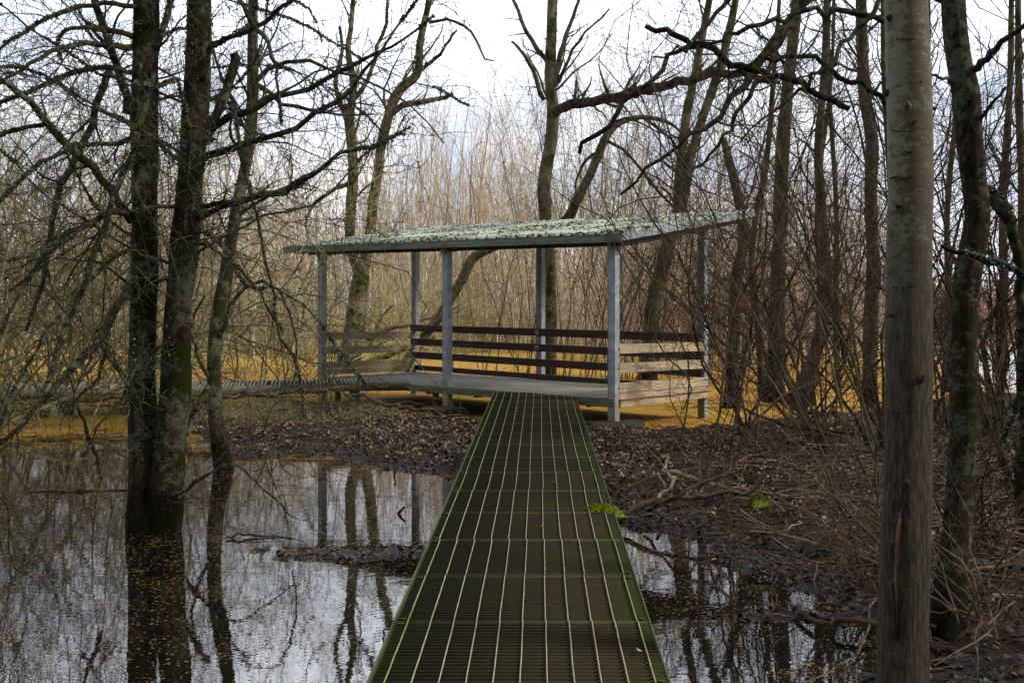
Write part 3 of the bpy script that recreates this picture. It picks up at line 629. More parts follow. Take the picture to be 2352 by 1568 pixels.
stickthing('fallen_branch','long straight stick lying across the middle of the right bank','branch',[[gz(1620,1042,5,.2),gz(1700,1046,6,.2),gz(1800,1050,6,.2),gz(1900,1056,5,.2)]],M['stick'],7,1.)
stickthing('fallen_branch','dark waterlogged branch curving out of the shallow water on the right','branch',[[gz(1815,1385,10,.03),gz(1835,1405,13,.03),gz(1880,1425,13,.05),gz(1980,1432,13,.06),gz(2150,1440,11,.08)]],M['twig_dark'],9,.5)
stickthing('fallen_branch','mossy pale log at the water edge behind the right thicket','log',[[gz(1815,935,9,.1),gz(1880,950,13,.12),gz(1990,962,13,.12),gz(2080,975,12,.12)]],M['bark_light'],9,1.)
stickthing('floating_branch','thin dark branch floating on the open water left of the boardwalk','branch',[[(520,1232,4,7.3),(580,1228,5,7.35),(650,1233,3,7.35),(700,1245,2,7.2)],[(520,1232,3,7.3),(560,1245,3,7.2),(600,1243,2,7.2)]],M['twig_dark'],5,1.)
stickthing('sunken_snag','small dark snag poking out of the water near the left bank','branch',[[(914,1180,8,8.22),(921,1172,7,8.2),(930,1163,5,8.2)]],M['twig_dark'],7,0)
stickthing('sunken_snag','tiny stub poking from the water below the left bank','branch',[[(905,1095,6,10.1),(908,1080,4,10.1),(906,1070,3,10.1)]],M['twig_dark'],7,0)
stickthing('floating_branch','straight stick floating near the far left tree','branch',[[(165,1012,5,13.),(220,1014,6,13.),(290,1016,4,13.)]],M['twig_dark'],6,1.)
stickthing('floating_branch','submerged pole lying flat in the water left of the forked tree','branch',[[(60,1130,6,9.2),(180,1128,7,9.25),(300,1128,5,9.3)]],M['twig_dark'],6,.5)
cushion('moss_clump','green moss tuft on the brush heap of the right bank',*wp(1742,1152,.3),.28,.08,.07,.06,M['moss_log'],2600,.02,5)
for lab,x,y,rx in (('dull green moss patch on the far log behind the right thicket',2060,952,.35),('dull green moss patch on the right bank crest',1985,968,.3)):
    cushion('moss_patch',lab,*wp(x,y,.15),.14,rx,.12,.06,M['moss_dull'],2600,.03,int(x),cat='moss patch')

def blades(P,L,w_,mat,name,label,cat,lean=.4):
    n=len(P); d=rng.normal(0,lean,(n,3)); d[:,2]=1; d/=np.linalg.norm(d,axis=1,keepdims=True); l=rng.uniform(L[0],L[1],n); Q,R=growp(P,d,l,np.full(n,w_),4,(0,0,-.6),.3,.9,w_*.2)
    mb=MB(); mb.tubes(Q,R,3); return tag(mb.build(name,mat),label,cat,kind='stuff')
P=onbank(5200,(-5.4,-1.6),(13.2,17.2)); P=P[(vn(P[:,0],P[:,1],1.1)+.25*(P[:,1]>14.4)+rng.normal(0,.12,len(P)))>.66]
blades(P,(.08,.30),.0032,M['drygrass'],'dry_grass','pale dry grass tufts along the back of the left bank','grass')
P=onbank(5000,(-5,7.5),(8.,15)); P=P[(vn(P[:,0],P[:,1],2.1)+rng.normal(0,.1,len(P)))>.80]
blades(P,(.02,.07),.0028,M['greengrass'],'green_sprouts','small green sprouts scattered on the mud banks','grass',.8)
n=4200; X=rng.uniform(-24,16,n); Y=rng.uniform(20,48,n); ok=(vn(X,Y,.35)+rng.normal(0,.1,n)>.52); P=np.stack([X[ok],Y[ok],np.zeros(ok.sum())],1)
blades(P,(.12,.5),.009,M['reed'],'dead_stalks','dark dead stalks standing in the orange water behind the shelter','stalks',.25)
# floating leaf specks on the open water
n=75000; X=rng.uniform(-8.5,4.5,n); Y=3.4+rng.random(n)**1.0*10.5; Z=Hh(X,Y); d=vn(X,Y,.9)+vn(X,Y*1.6,3.1)*.7+rng.normal(0,.16,n)-(Y<8)*.02
ok=(Z<-.0)&(d>.74)&(np.abs(X-wx(Y))>.66); P=np.stack([X[ok],Y[ok],np.full(ok.sum(),.003)],1)
leaves(P,A([0,0,1.]),.011,[M['litter2'],M['litter']],'floating_leaves','small brown leaf specks floating on the open water','floating leaves',.02)

# ------------------------------------------------------------------ trees
def crown_levels(mb,P,R,specs,m=1,kk=(6,4,3)):
    """grow further orders of branches on P, R; specs: list of dicts for spawn"""
    outs=[]
    for s,k in zip(specs,kk):
        P,R=spawn(P,R,**s); P,R=keep_above(*clear_view(P,R,2.4)); mb.tubes(P,R,k,m); outs.append((P,R))
    return outs
def res(lst,n=14):                                     # list of (P,R) -> arrays of equal sample counts
    return A([p for p,_ in lst]),A([r for _,r in lst])

# 1. the big forked tree standing in the water on the left
t1=thing('forked_tree','large lichen-covered forked tree standing in the water at left foreground','tree',(*px(358,1215,7.6)[:2],0))
D=7.6
mb=MB()
SA=trunk(mb,[(350,1300,118,D),(348,1215,112,D),(340,1120,92,D),(330,1020,64,D),(326,900,60,D),(330,700,60,D),(331,500,60,D),(333,300,59,D),(334,120,56,D),(335,0,54,D),(338,-400,48,D+.1),(350,-900,34,D+.3),(345,-1500,16,D+.3)],110,26,0,.07,12)
SB=trunk(mb,[(372,1290,84,D-.05),(378,1180,78,D-.05),(388,1050,70,D-.05),(402,900,66,D-.05),(411,700,62,D-.05),(424,560,66,D-.05),(438,400,60,D-.05),(451,250,57,D-.05),(456,60,54,D-.05),(460,-100,50,D),(470,-500,42,D+.2),(500,-1000,28,D+.4),(520,-1500,12,D+.4)],110,26,0,.07,12)
fuzz(mb,SA[0],SA[1],2600,.030,1,.45); fuzz(mb,SB[0],SB[1],2600,.030,1,.5)
mb.build('trunk',[M['bark_dark'],M['lichen']],t1)
H=[]
def hl(rows): H.append(limb(rows,16,.006))
hl([(455,300,20,D),(500,282,18,D),(564,259,15,7.5),(642,222,13,7.4),(732,188,11,7.3),(816,148,9,7.2),(877,114,7,7.2),(934,84,6,7.1),(996,37,4,7.1)])
hl([(448,375,18,D),(500,352,17,7.5),(564,331,15,7.3),(632,312,14,7.2),(689,286,13,7.1),(732,262,11,7.1),(780,232,10,7.1),(833,175,8,7.),(900,74,6,7.),(964,0,5,7.),(1010,-60,3,7.)])
hl([(425,505,15,D),(510,480,14,7.4),(598,453,13,7.2),(675,427,12,7.1),(732,393,11,7.),(800,353,9,7.),(867,328,7,6.9),(917,306,5,6.9),(944,292,3,6.9)])
hl([(520,-60,12,7.2),(574,44,11,7.2),(600,80,11,7.1),(615,101,10,7.1),(632,150,8,7.1),(638,181,7,7.1),(645,235,6,7.1),(647,286,4,7.1)])
hl([(315,88,14,D),(270,72,13,7.4),(223,65,12,7.3),(173,64,10,7.2),(144,76,8,7.2),(133,101,6,7.2),(140,140,3,7.2)])
hl([(312,108,14,D),(259,104,13,7.4),(209,97,12,7.2),(162,104,11,7.1),(119,119,10,7.),(72,144,9,6.9),(18,180,8,6.9),(-60,240,6,6.8)])
hl([(312,165,12,D),(252,155,11,7.4),(187,162,11,7.3),(126,184,10,7.2),(65,212,9,7.1),(0,241,8,7.),(-60,290,6,7.)])
hl([(300,500,22,D),(259,446,20,7.4),(230,407,19,7.3),(187,367,19,7.2),(162,342,18,7.1),(126,299,17,7.),(90,259,15,6.9),(36,212,13,6.8),(0,187,12,6.7),(-60,150,8,6.6)])
hl([(108,284,11,7.),(47,295,10,6.9),(0,310,9,6.9),(-70,340,7,6.8)])
hl([(292,260,20,D+.2),(274,180,19,7.8),(252,108,18,7.8),(230,47,17,7.8),(216,7,15,7.8),(205,-120,11,7.8),(230,-300,6,7.8)])
hl([(470,330,20,D),(500,259,22,7.6),(518,209,22,7.6),(540,144,23,7.6),(537,122,20,7.6)])
hl([(528,235,9,7.5),(554,324,8,7.3),(572,432,8,7.2),(594,504,7,7.1),(605,565,7,7.1),(625,680,5,7.),(650,765,3,7.)])
hl([(396,-10,15,D+.3),(360,108,14,7.7),(342,216,14,7.4),(313,317,14,7.2),(284,396,14,7.),(256,468,14,6.9),(223,540,13,6.8),(200,640,11,6.7),(150,760,9,6.6),(110,880,7,6.5)])
hl([(250,160,16,D+.6),(212,274,16,8.2),(194,324,16,8.2),(158,396,15,8.1),(126,468,14,8.),(115,540,13,8.),(95,640,10,8.),(60,760,7,8.)])
hl([(300,508,16,D),(274,486,15,7.4),(216,511,14,7.2),(144,547,13,7.),(80,620,11,6.9),(20,720,8,6.8),(-30,820,6,6.8)])
hl([(430,478,15,D),(472,472,13,7.5),(540,464,12,7.4),(612,446,11,7.3),(660,435,7,7.3),(700,420,4,7.3)])
hl([(312,630,20,D),(284,676,20,7.4),(249,745,20,7.2),(191,821,18,7.),(116,902,14,6.8),(29,989,11,6.6),(-60,1070,7,6.5)])
hl([(252,745,8,7.2),(245,800,9,7.1),(215,885,9,7.),(178,916,7,6.9),(203,1006,7,6.9),(232,1099,5,6.8)])
hl([(310,640,9,D),(262,710,9,7.3),(232,790,8,7.1),(275,850,8,7.),(292,908,7,7.),(240,960,5,6.9),(190,1050,3,6.8)])
hl([(400,1142,6,D-.1),(464,1099,7,7.3),(522,1070,6,7.2),(560,1080,5,7.1),(620,1140,4,7.),(690,1195,2,6.9)])
hl([(478,890,15,7.8),(460,925,14,7.7),(441,960,12,7.7),(418,1018,10,7.7)])
hl([(345,820,8,D-.2),(310,850,8,7.2),(286,905,7,7.),(330,845,6,6.9),(360,800,5,6.8),(420,780,3,6.7)])
hl([(395,600,10,D),(440,560,9,7.3),(520,590,8,7.1),(590,660,7,7.),(640,760,6,6.8),(690,860,4,6.7),(700,960,3,6.6)])
hl([(335,300,12,D),(280,330,11,7.3),(200,330,10,7.),(120,360,9,6.7),(40,420,8,6.5),(-40,520,6,6.4)])
hl([(330,560,11,D),(250,600,10,7.2),(170,690,9,6.9),(90,790,7,6.7),(30,900,5,6.6),(-10,1010,3,6.5)])
hl([(455,120,14,D),(520,90,12,7.5),(590,60,11,7.4),(640,25,10,7.3),(700,-20,8,7.2)])
hl([(330,20,13,D),(250,10,12,7.3),(170,20,10,7.1),(80,60,8,6.9),(0,110,7,6.8),(-50,150,5,6.8)])
P,R=res(H)
SP=np.stack([cat(np.c_[s[0][0],s[1][0]],60) for s in (SA,SB)])
xl,xr=spawn(SP[:,:,:3],SP[:,:,3],4.2,16,(.7,1.5),(1,1),.15,(-.15,.1,-.35),.75,(.20,.56),rmin=.005,absl=(1.6,3.8)); xl,xr=keep_above(*clear_view(xl,xr,4.5),.25)
P=np.concatenate([P,xl]); R=np.concatenate([R,xr])
mb=MB(); mb.tubes(P,R,8,0,.22); fuzz(mb,P,R,900,.019,2,.5)
l1,r1=spawn(P,R,7.5,10,(.5,1.15),(.2,.5),.42,(0,.0,-.35),.6,rmin=.0028,lmax=1.7); l1,r1=keep_above(*clear_view(l1,r1,2.8))
l1s=np.stack([cat(q,10) for q in l1]) if len(l1) else l1
mb.tubes(l1,r1,5,0,.15); fuzz(mb,l1,r1,160,.011,2,.5)
l2,r2=spawn(l1,r1,5.6,7,(.5,1.2),(.3,.65),.55,(0,0,.05),.6,rmin=.0029,lmax=1.1); l2,r2=keep_above(*clear_view(l2,r2,2.8)); mb.tubes(l2,r2,4,1)
l3,r3=spawn(l2,r2,5.0,5,(.5,1.2),(.3,.7),.6,(0,0,.1),.5,rmin=.0021,lmax=.6); l3,r3=keep_above(*clear_view(l3,r3,2.8)); mb.tubes(l3,r3,3,1)
# upper crown, outside the frame but mirrored in the pond
for st in (SA,SB):
    u,ur=spawn(st[0],st[1],2.2,12,(.5,1.1),(.16,.34),.4,(0,0,-.1),.5,(.62,1.),rmin=.006,lmax=3.5); mb.tubes(u,ur,5,0)
    v,vr=spawn(u,ur,3.0,8,(.4,1.1),(.3,.6),.5,(0,0,0),.5,rmin=.003,lmax=1.6); mb.tubes(v,vr,3,1)
    v,vr=spawn(v,vr,3.0,5,(.4,1.1),(.3,.6),.6,(0,0,.1),.5,rmin=.002,lmax=.7); mb.tubes(v,vr,3,1)
mb.build('crown',[M['limb'],M['twig_near'],M['lichen_dark']],t1)

def simple_tree(name,label,stems,mat,spec1,spec2,spec3=None,limbs=(),group=None,n=70,k=16,flare=0,rough=.06,limbmat='limb',twigmat='twig',fz=0,stubs=6,moss_fz=0,base=None):
    b=stems[0][0]; D=stems[0][0][3] if base is None else base
    t=thing(name,label,'tree',(*px(b[0],b[1],D)[:2],0),group)
    mb=MB(); S=[trunk(mb,s,n,k,0,rough,stubs,flare) for s in stems]
    if fz:
        for p,r in S: fuzz(mb,p,r,fz,r.mean()*.35,1,.4)
    mb.build('trunk',[mat,M['moss_dull']],t)
    mb=MB(); P=np.concatenate([s[0] for s in S]); R=np.concatenate([s[1] for s in S])
    P1,R1=spawn(P,R,**spec1); P1,R1=keep_above(*clear_view(P1,R1))
    if len(limbs):
        hp,hr=res([limb(l,P1.shape[1],.01) for l in limbs]); P1=np.concatenate([P1,hp]); R1=np.concatenate([R1,hr])
        mb.tubes(hp,hr,8,0,.2); fuzz(mb,hp,hr,200,hr.max()*.5,2,.5)
    mb.tubes(P1,R1,5,0,.1)
    P2,R2=spawn(P1,R1,**spec2); P2,R2=keep_above(*clear_view(P2,R2)); mb.tubes(P2,R2,3,1)
    if spec3:
        P3_,R3=spawn(P2,R2,**spec3); P3_,R3=keep_above(*clear_view(P3_,R3)); mb.tubes(P3_,R3,3,1)
    mb.build('crown',[M[limbmat],M[twigmat],M['lichen']],t); return t
def sp(dens,n,a0,a1,l0,l1,rr,bz=0,wig=.5,t0=.12,t1=1.,rmin=.0015,lmax=9.): return dict(dens=dens,n=n,ang=(a0,a1),lr=(l0,l1),rr=rr,bias=(0,0,bz),wig=wig,t=(t0,t1),rmin=rmin,lmax=lmax)

# 2. slim tree in the water beside it
simple_tree('slender_tree','slim leaning tree in the water just right of the large forked tree','x' and [[(516,1110,46,10.6),(515,1075,44,10.6),(500,1000,38,10.6),(492,900,34,10.6),(497,750,32,10.6),(520,620,29,10.6),(545,470,27,10.6),(573,330,26,10.7),(580,200,25,10.7),(581,0,23,10.8),(590,-300,18,10.9),(600,-800,8,11)]],M['bark_mid'],
  sp(2.4,10,.5,1.1,.12,.30,.40,.0,.6,.3,1,.004,2.6),sp(3.2,7,.4,1.1,.3,.6,.55,0,.6,rmin=.0025,lmax=1.2),sp(3.5,5,.4,1.1,.3,.7,.6,.1,.5,rmin=.0018,lmax=.6),
  limbs=[[(576,200,12,10.7),(620,150,11,10.5),(680,136,9,10.4),(760,155,7,10.3),(840,190,5,10.2),(960,260,4,10.1),(1020,330,2,10.)],
         [(578,170,12,10.7),(640,235,9,10.5),(700,250,8,10.4),(760,262,6,10.3),(860,262,4,10.2)],
         [(497,790,11,10.6),(530,700,9,10.4),(600,640,8,10.2),(660,700,6,10.),(680,800,4,9.9),(670,900,3,9.8)],
         [(492,880,9,10.6),(455,820,8,10.4),(440,740,7,10.3),(470,680,5,10.2)]],fz=250)
# 3. forked tree behind the left end of the shelter
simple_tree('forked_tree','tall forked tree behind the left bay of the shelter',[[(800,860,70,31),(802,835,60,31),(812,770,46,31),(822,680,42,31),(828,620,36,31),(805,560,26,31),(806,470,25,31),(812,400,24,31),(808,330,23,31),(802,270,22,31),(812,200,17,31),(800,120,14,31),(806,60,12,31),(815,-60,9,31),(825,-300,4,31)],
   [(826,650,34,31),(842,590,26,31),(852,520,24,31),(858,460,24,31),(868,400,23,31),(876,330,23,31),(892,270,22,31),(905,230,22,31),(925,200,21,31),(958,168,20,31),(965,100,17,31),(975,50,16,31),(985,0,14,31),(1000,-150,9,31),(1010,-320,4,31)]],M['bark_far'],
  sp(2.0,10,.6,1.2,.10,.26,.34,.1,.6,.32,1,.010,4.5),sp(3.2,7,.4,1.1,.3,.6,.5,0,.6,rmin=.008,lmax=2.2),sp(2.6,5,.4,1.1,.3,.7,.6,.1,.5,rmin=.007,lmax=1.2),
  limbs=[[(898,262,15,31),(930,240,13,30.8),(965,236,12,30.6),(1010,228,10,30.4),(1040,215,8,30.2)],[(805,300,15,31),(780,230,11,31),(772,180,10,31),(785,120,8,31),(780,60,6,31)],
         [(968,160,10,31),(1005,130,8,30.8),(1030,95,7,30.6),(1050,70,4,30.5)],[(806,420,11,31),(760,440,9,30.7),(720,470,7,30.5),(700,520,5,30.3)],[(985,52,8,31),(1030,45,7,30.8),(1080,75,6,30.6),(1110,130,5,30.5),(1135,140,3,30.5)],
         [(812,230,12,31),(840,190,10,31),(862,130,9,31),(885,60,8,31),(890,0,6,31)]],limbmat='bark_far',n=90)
# 4. straight tree behind the middle post
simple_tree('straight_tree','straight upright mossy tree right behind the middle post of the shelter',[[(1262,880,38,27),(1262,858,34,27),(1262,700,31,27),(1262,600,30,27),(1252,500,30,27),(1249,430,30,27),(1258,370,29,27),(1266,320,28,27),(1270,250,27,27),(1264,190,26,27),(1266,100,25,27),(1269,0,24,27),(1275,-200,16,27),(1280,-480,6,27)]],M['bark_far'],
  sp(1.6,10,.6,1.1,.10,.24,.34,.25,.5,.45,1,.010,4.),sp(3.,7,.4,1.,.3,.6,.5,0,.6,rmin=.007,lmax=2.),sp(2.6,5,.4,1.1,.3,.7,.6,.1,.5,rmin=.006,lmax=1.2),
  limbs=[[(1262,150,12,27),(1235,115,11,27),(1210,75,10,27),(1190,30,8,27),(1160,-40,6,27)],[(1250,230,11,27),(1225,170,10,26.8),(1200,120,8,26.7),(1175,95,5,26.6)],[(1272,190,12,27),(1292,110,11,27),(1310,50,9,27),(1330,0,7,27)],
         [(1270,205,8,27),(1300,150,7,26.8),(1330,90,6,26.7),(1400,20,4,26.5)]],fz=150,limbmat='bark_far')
# its broken limb, hung up in the trees to the right
mbx=[(1276,262,20,26.8),(1290,248,22,26),(1357,234,22,24),(1441,217,22,22),(1525,198,21,20),(1609,181,20,18.5),(1660,168,18,17.5),(1720,175,14,16.8),(1790,190,9,16.2)]
stickthing('broken_limb','thick broken limb arching right from the straight tree over the shelter','limb',[mbx],M['bark_mid'],12,2.2,n=30,side=M['twig'])
# 5. leaning arching tree
simple_tree('leaning_tree','thin tree leaning far to the right behind the shelter and arching over','x' and [[(925,850,30,26),(955,800,25,26),(1010,725,22,26),(1060,645,22,26),(1090,590,21,26),(1180,548,21,26),(1292,512,24,26),(1325,460,22,26),(1360,390,21,26),(1395,310,19,26),(1425,282,14,26),(1470,270,11,26),(1525,278,9,26),(1560,300,6,26),(1590,345,3,26)]],M['bark_far'],
  sp(1.0,9,.5,1.2,.06,.16,.34,.1,.6,.35,1,.008,2.),sp(1.8,6,.4,1.,.3,.6,.5,0,.6,rmin=.005,lmax=1.),
  limbs=[[(1480,272,8,26),(1515,295,7,26),(1546,326,5,26),(1575,370,3,26)],[(1398,326,8,26),(1438,349,7,25.8),(1472,386,7,25.6),(1525,457,6,25.4),(1609,527,4,25.2)],[(1375,350,8,26),(1345,370,7,26),(1325,410,5,26),(1318,455,4,26)]],fz=120,n=90)
# 6. double tree behind the right end
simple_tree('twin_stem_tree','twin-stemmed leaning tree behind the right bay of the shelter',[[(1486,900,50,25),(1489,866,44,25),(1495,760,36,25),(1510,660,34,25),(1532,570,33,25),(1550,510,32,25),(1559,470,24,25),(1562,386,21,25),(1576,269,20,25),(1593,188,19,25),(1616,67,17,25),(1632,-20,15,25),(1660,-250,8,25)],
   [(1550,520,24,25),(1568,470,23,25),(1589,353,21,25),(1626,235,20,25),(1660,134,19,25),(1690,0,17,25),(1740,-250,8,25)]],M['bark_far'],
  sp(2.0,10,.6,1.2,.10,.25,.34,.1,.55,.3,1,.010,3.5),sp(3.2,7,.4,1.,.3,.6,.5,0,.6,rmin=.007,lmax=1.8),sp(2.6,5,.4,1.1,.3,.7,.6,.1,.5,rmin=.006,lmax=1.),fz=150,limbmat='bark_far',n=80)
# 7.. trunks in the orange water on the right
simple_tree('snag_tree','bare trunk with a broken top standing in orange water right of the shelter',[[(1672,965,44,17.4),(1677,925,37,17.4),(1684,830,30,17.4),(1687,722,28,17.4),(1696,614,27,17.4),(1709,560,26,17.4),(1705,500,24,17.4),(1690,430,22,17.4),(1675,370,20,17.4),(1661,318,14,17.4)]],M['bark_mid'],
  sp(1.0,8,.6,1.2,.1,.25,.3,.1,.5,.3,1,.005,1.5),sp(2.5,6,.4,1.1,.3,.6,.55,0,.6,rmin=.003,lmax=.7),fz=200)
simple_tree('slender_tree','slim dark trunk between the broken-topped trunk and the thicker one beside it',[[(1756,930,20,19),(1750,900,19,19),(1745,800,16,19),(1736,700,15,19),(1726,610,15,19),(1735,500,14,19),(1760,380,13,19),(1775,200,11,19),(1790,0,9,19),(1800,-300,5,19)]],M['bark_mid'],
  sp(1.6,8,.5,1.1,.1,.25,.4,.2,.5,.3,1,.005,2.5),sp(2.5,6,.4,1.1,.3,.6,.5,0,.6,rmin=.003,lmax=1.2),sp(2.2,5,.4,1.1,.3,.7,.6,.1,.5,rmin=.0025,lmax=.6))
simple_tree('thick_tree','thick dark straight trunk in orange water behind the right thicket',[[(1778,950,60,18.6),(1779,918,48,18.6),(1783,800,38,18.6),(1786,686,36,18.6),(1790,578,34,18.6),(1793,470,32,18.6),(1800,300,30,18.6),(1815,150,27,18.6),(1830,0,25,18.6),(1850,-400,16,18.6),(1860,-900,5,18.6)]],M['bark_mid'],
  sp(1.9,10,.5,1.1,.1,.25,.34,.05,.6,.3,1,.008,4.),sp(2.4,7,.4,1.1,.3,.6,.5,0,.6,rmin=.004,lmax=1.8),sp(2.4,5,.4,1.1,.3,.7,.6,.1,.5,rmin=.003,lmax=.8),fz=150,flare=.2)
simple_tree('leaning_tree','leaning dark trunk with flared foot right of the thick straight one',[[(1838,945,70,18.),(1840,915,56,18.),(1862,850,34,18.),(1885,760,26,18.),(1900,650,24,18.),(1890,500,22,18.),(1880,350,20,18.),(1895,150,18,18.),(1900,0,16,18.),(1910,-500,6,18.)]],M['bark_mid'],
  sp(1.9,10,.5,1.1,.1,.25,.34,.05,.6,.25,1,.008,4.),sp(2.4,7,.4,1.1,.3,.6,.5,0,.6,rmin=.004,lmax=1.8),sp(2.2,5,.4,1.1,.3,.7,.6,.1,.5,rmin=.003,lmax=.8),flare=.3)
simple_tree('dark_tree','dark mossy trunk rising just left of the pale foreground trunk',[[(1998,950,44,17.5),(1998,900,36,17.5),(2000,760,32,17.5),(2005,628,30,17.5),(2003,520,29,17.5),(2000,420,29,17.5),(2003,324,28,17.5),(1986,216,27,17.5),(1980,100,26,17.5),(1978,0,25,17.5),(1970,-400,15,17.5),(1975,-900,6,17.5)]],M['bark_mid'],
  sp(2.2,10,.5,1.1,.1,.25,.34,.05,.6,.25,1,.008,3.5),sp(2.6,7,.4,1.1,.3,.6,.5,0,.6,rmin=.004,lmax=1.8),sp(2.4,5,.4,1.1,.3,.7,.6,.1,.5,rmin=.003,lmax=.8),fz=150)

# 8. pale trunk in the right foreground
t=thing('pale_tree','pale lichen-patched tree trunk in the right foreground with a split scar near its foot','tree',(*px(2072,1640,4.2)[:2],0))
mb=MB(); PT_=trunk(mb,[(2062,1760,150,4.2),(2070,1640,126,4.2),(2074,1568,118,4.2),(2077,1332,111,4.2),(2084,1140,106,4.2),(2087,948,104,4.2),(2088,720,101,4.2),(2089,560,99,4.2),(2091,360,99,4.2),(2085,108,97,4.2),(2081,0,96,4.2),(2070,-500,88,4.2),(2060,-1200,72,4.25),(2050,-2200,44,4.3),(2045,-3200,14,4.3)],150,32,0,.020,10)
mb.build('trunk',M['pale'],t)
# knots on the trunk
Q=[];Rq=[]
for x,y,w_ in ((2140,718,14),(2146,920,12),(2138,1050,14),(2042,722,10),(2035,212,16),(2040,40,14),(2112,190,12),(2100,280,14),(2128,380,10),(2060,470,12),(2134,545,9)):
    yd=4.2-.095*(1-min(1,((x-2088)/52.)**2))**.5; c=px(x,y,yd); o=A([np.sign(x-2088)*.9*min(1,abs(x-2088)/45),-.5,.1]); o/=np.linalg.norm(o); Q.append(cat([c-o*.02,c+o*.012],4)); Rq.append(A([1.3,1.1,.7,.1])*w_/2/F*4.2)
for q_,r_ in zip(Q,Rq): mb=MB(); mb.tubes(q_[None],r_[None],10,0,.3); mb.build('knot',M['twig_dark'],t)
for yy,x0,x1 in ((348,2062,2108),(408,2045,2090),(945,2040,2120),(300,2050,2100),(660,2050,2120),(90,2060,2125)):   # rows of small old peck holes
    mb=MB(); n_=9; Q2=[]
    for x in np.linspace(x0,x1,n_):
        u_=(x-2089)/50; yd=4.2-.0925*max(0,1-u_*u_)**.5; c=px(x+rng.normal(0,.8),yy+rng.normal(0,1.2),yd); o=A([u_,-(max(0,1-u_*u_))**.5,0]); Q2.append(cat([c-o*.01,c+o*.0035],3))
    mb.tubes(A(Q2),np.tile(A([.0042,.004,.0012]),(n_,1)),6,0,.4); tag(mb.build('peck_holes',M['twig_dark'],t),kind='stuff')
# split scar: a lens of bare wood between two raised lips
mb=MB(); c=cat(A([[*px(x,y,yd),w_/2/F*4.1] for x,y,w_,yd in ((2082,1148,4,4.105),(2080,1180,24,4.1),(2076,1230,38,4.1),(2072,1300,34,4.1),(2068,1360,22,4.1),(2064,1440,8,4.1),(2062,1470,3,4.1))]),26)
V=[];k=7
for i,r in enumerate(c):
    for j in range(k):
        s=(j/(k-1)*2-1); V.append([r[0]+s*r[3],r[1]+.004+.016*(1-abs(s))+rng.normal(0,.002)+.05*s*s*r[3],r[2]])
mb.add(V,[[i*k+j,i*k+j+1,(i+1)*k+j+1,(i+1)*k+j] for i in range(25) for j in range(k-1)])
sc_o=mb.build('bark_scar',M['heartwood'],t); sc_o['label']='reddish split in the bark'
mb=MB()
for s in (-1,1):
    P=c[:,:3].copy(); P[:,0]+=s*c[:,3]; P[:,1]+=.004+.012*(c[:,3]/.03); P+=rng.normal(0,.0012,P.shape); mb.tubes(P[None],(.0035+c[:,3]*.16)[None],8,0,.4)
mb.build('scar_lip',M['bark_dark'],t)
mb=MB(); u,ur=spawn(PT_[0],PT_[1],2.,12,(.6,1.1),(.1,.25),.35,(0,0,.1),.5,(.62,1.),rmin=.006,lmax=3.); mb.tubes(u,ur,5)
v,vr=spawn(u,ur,3.,8,(.4,1.1),(.3,.6),.5,(0,0,0),.5,rmin=.003,lmax=1.5); mb.tubes(v,vr,3); v,vr=spawn(v,vr,3.,5,(.4,1.1),(.3,.6),.6,(0,0,0),.5,rmin=.002,lmax=.7); mb.tubes(v,vr,3)
mb.build('crown',M['twig'],t)
# 9. darker trunk to its right
simple_tree('dark_tree','darker lichen-spotted trunk just right of the pale foreground trunk',[[(2150,1640,100,5.),(2165,1540,86,5.),(2188,1332,72,5.1),(2205,1140,61,5.2),(2213,948,61,5.2),(2214,760,59,5.2),(2222,640,60,5.2),(2243,520,55,5.2),(2243,460,54,5.2),(2228,330,56,5.2),(2217,216,60,5.2),(2200,120,55,5.2),(2190,0,53,5.2),(2180,-400,46,5.2),(2170,-1200,30,5.3),(2170,-2200,10,5.3)]],M['bark_dark'],
  sp(1.6,12,.5,1.1,.12,.28,.30,.1,.6,.45,1,.006,3.),sp(3,8,.4,1.1,.3,.6,.5,0,.6,rmin=.003,lmax=1.4),sp(3,5,.4,1.1,.3,.7,.6,.1,.5,rmin=.002,lmax=.7),
  limbs=[[(2225,170,18,5.2),(2270,130,15,5.),(2310,90,13,4.9),(2370,40,9,4.8)],[(2180,190,7,5.2),(2150,172,6,5.),(2100,160,5,4.9),(2030,180,4,4.8)],[(2238,300,9,5.2),(2270,250,8,5.1),(2310,200,6,5.)]],n=130,k=22,rough=.045,limbmat='bark_dark')
# lichen-hung limb entering from the right
stickthing('lichen_limb','mossy limb with pale lichen tufts reaching in from the right edge','limb',[[(2420,655,18,4.6),(2352,630,17,4.6),(2310,612,15,4.6),(2260,598,13,4.6),(2205,583,11,4.6),(2162,564,8,4.6)],[(2390,900,22,4.5),(2350,910,19,4.5),(2330,950,14,4.5),(2310,1000,8,4.5),(2318,1040,4,4.5)]],M['limb'],9,2.5,side=M['twig_dark'],tuft=2200)
# burl-topped snag far right
t=thing('burl_snag','dark moss-knobbed snag leaning at the far right of the trunks','snag',(*px(2345,1180,5.6)[:2],0.2))
mb=MB(); P,R=limb([(2345,1180,22,5.6),(2352,980,22,5.6),(2350,800,22,5.6),(2345,650,21,5.6),(2335,560,22,5.6),(2318,505,26,5.6),(2300,478,34,5.6),(2288,455,38,5.6),(2284,440,22,5.6)],40,.004); mb.tubes(P[None],R[None],12,0,.35); fuzz(mb,P[None],R[None],1500,.02,0,.5)
mb.build('trunk',M['bark_dark'],t)

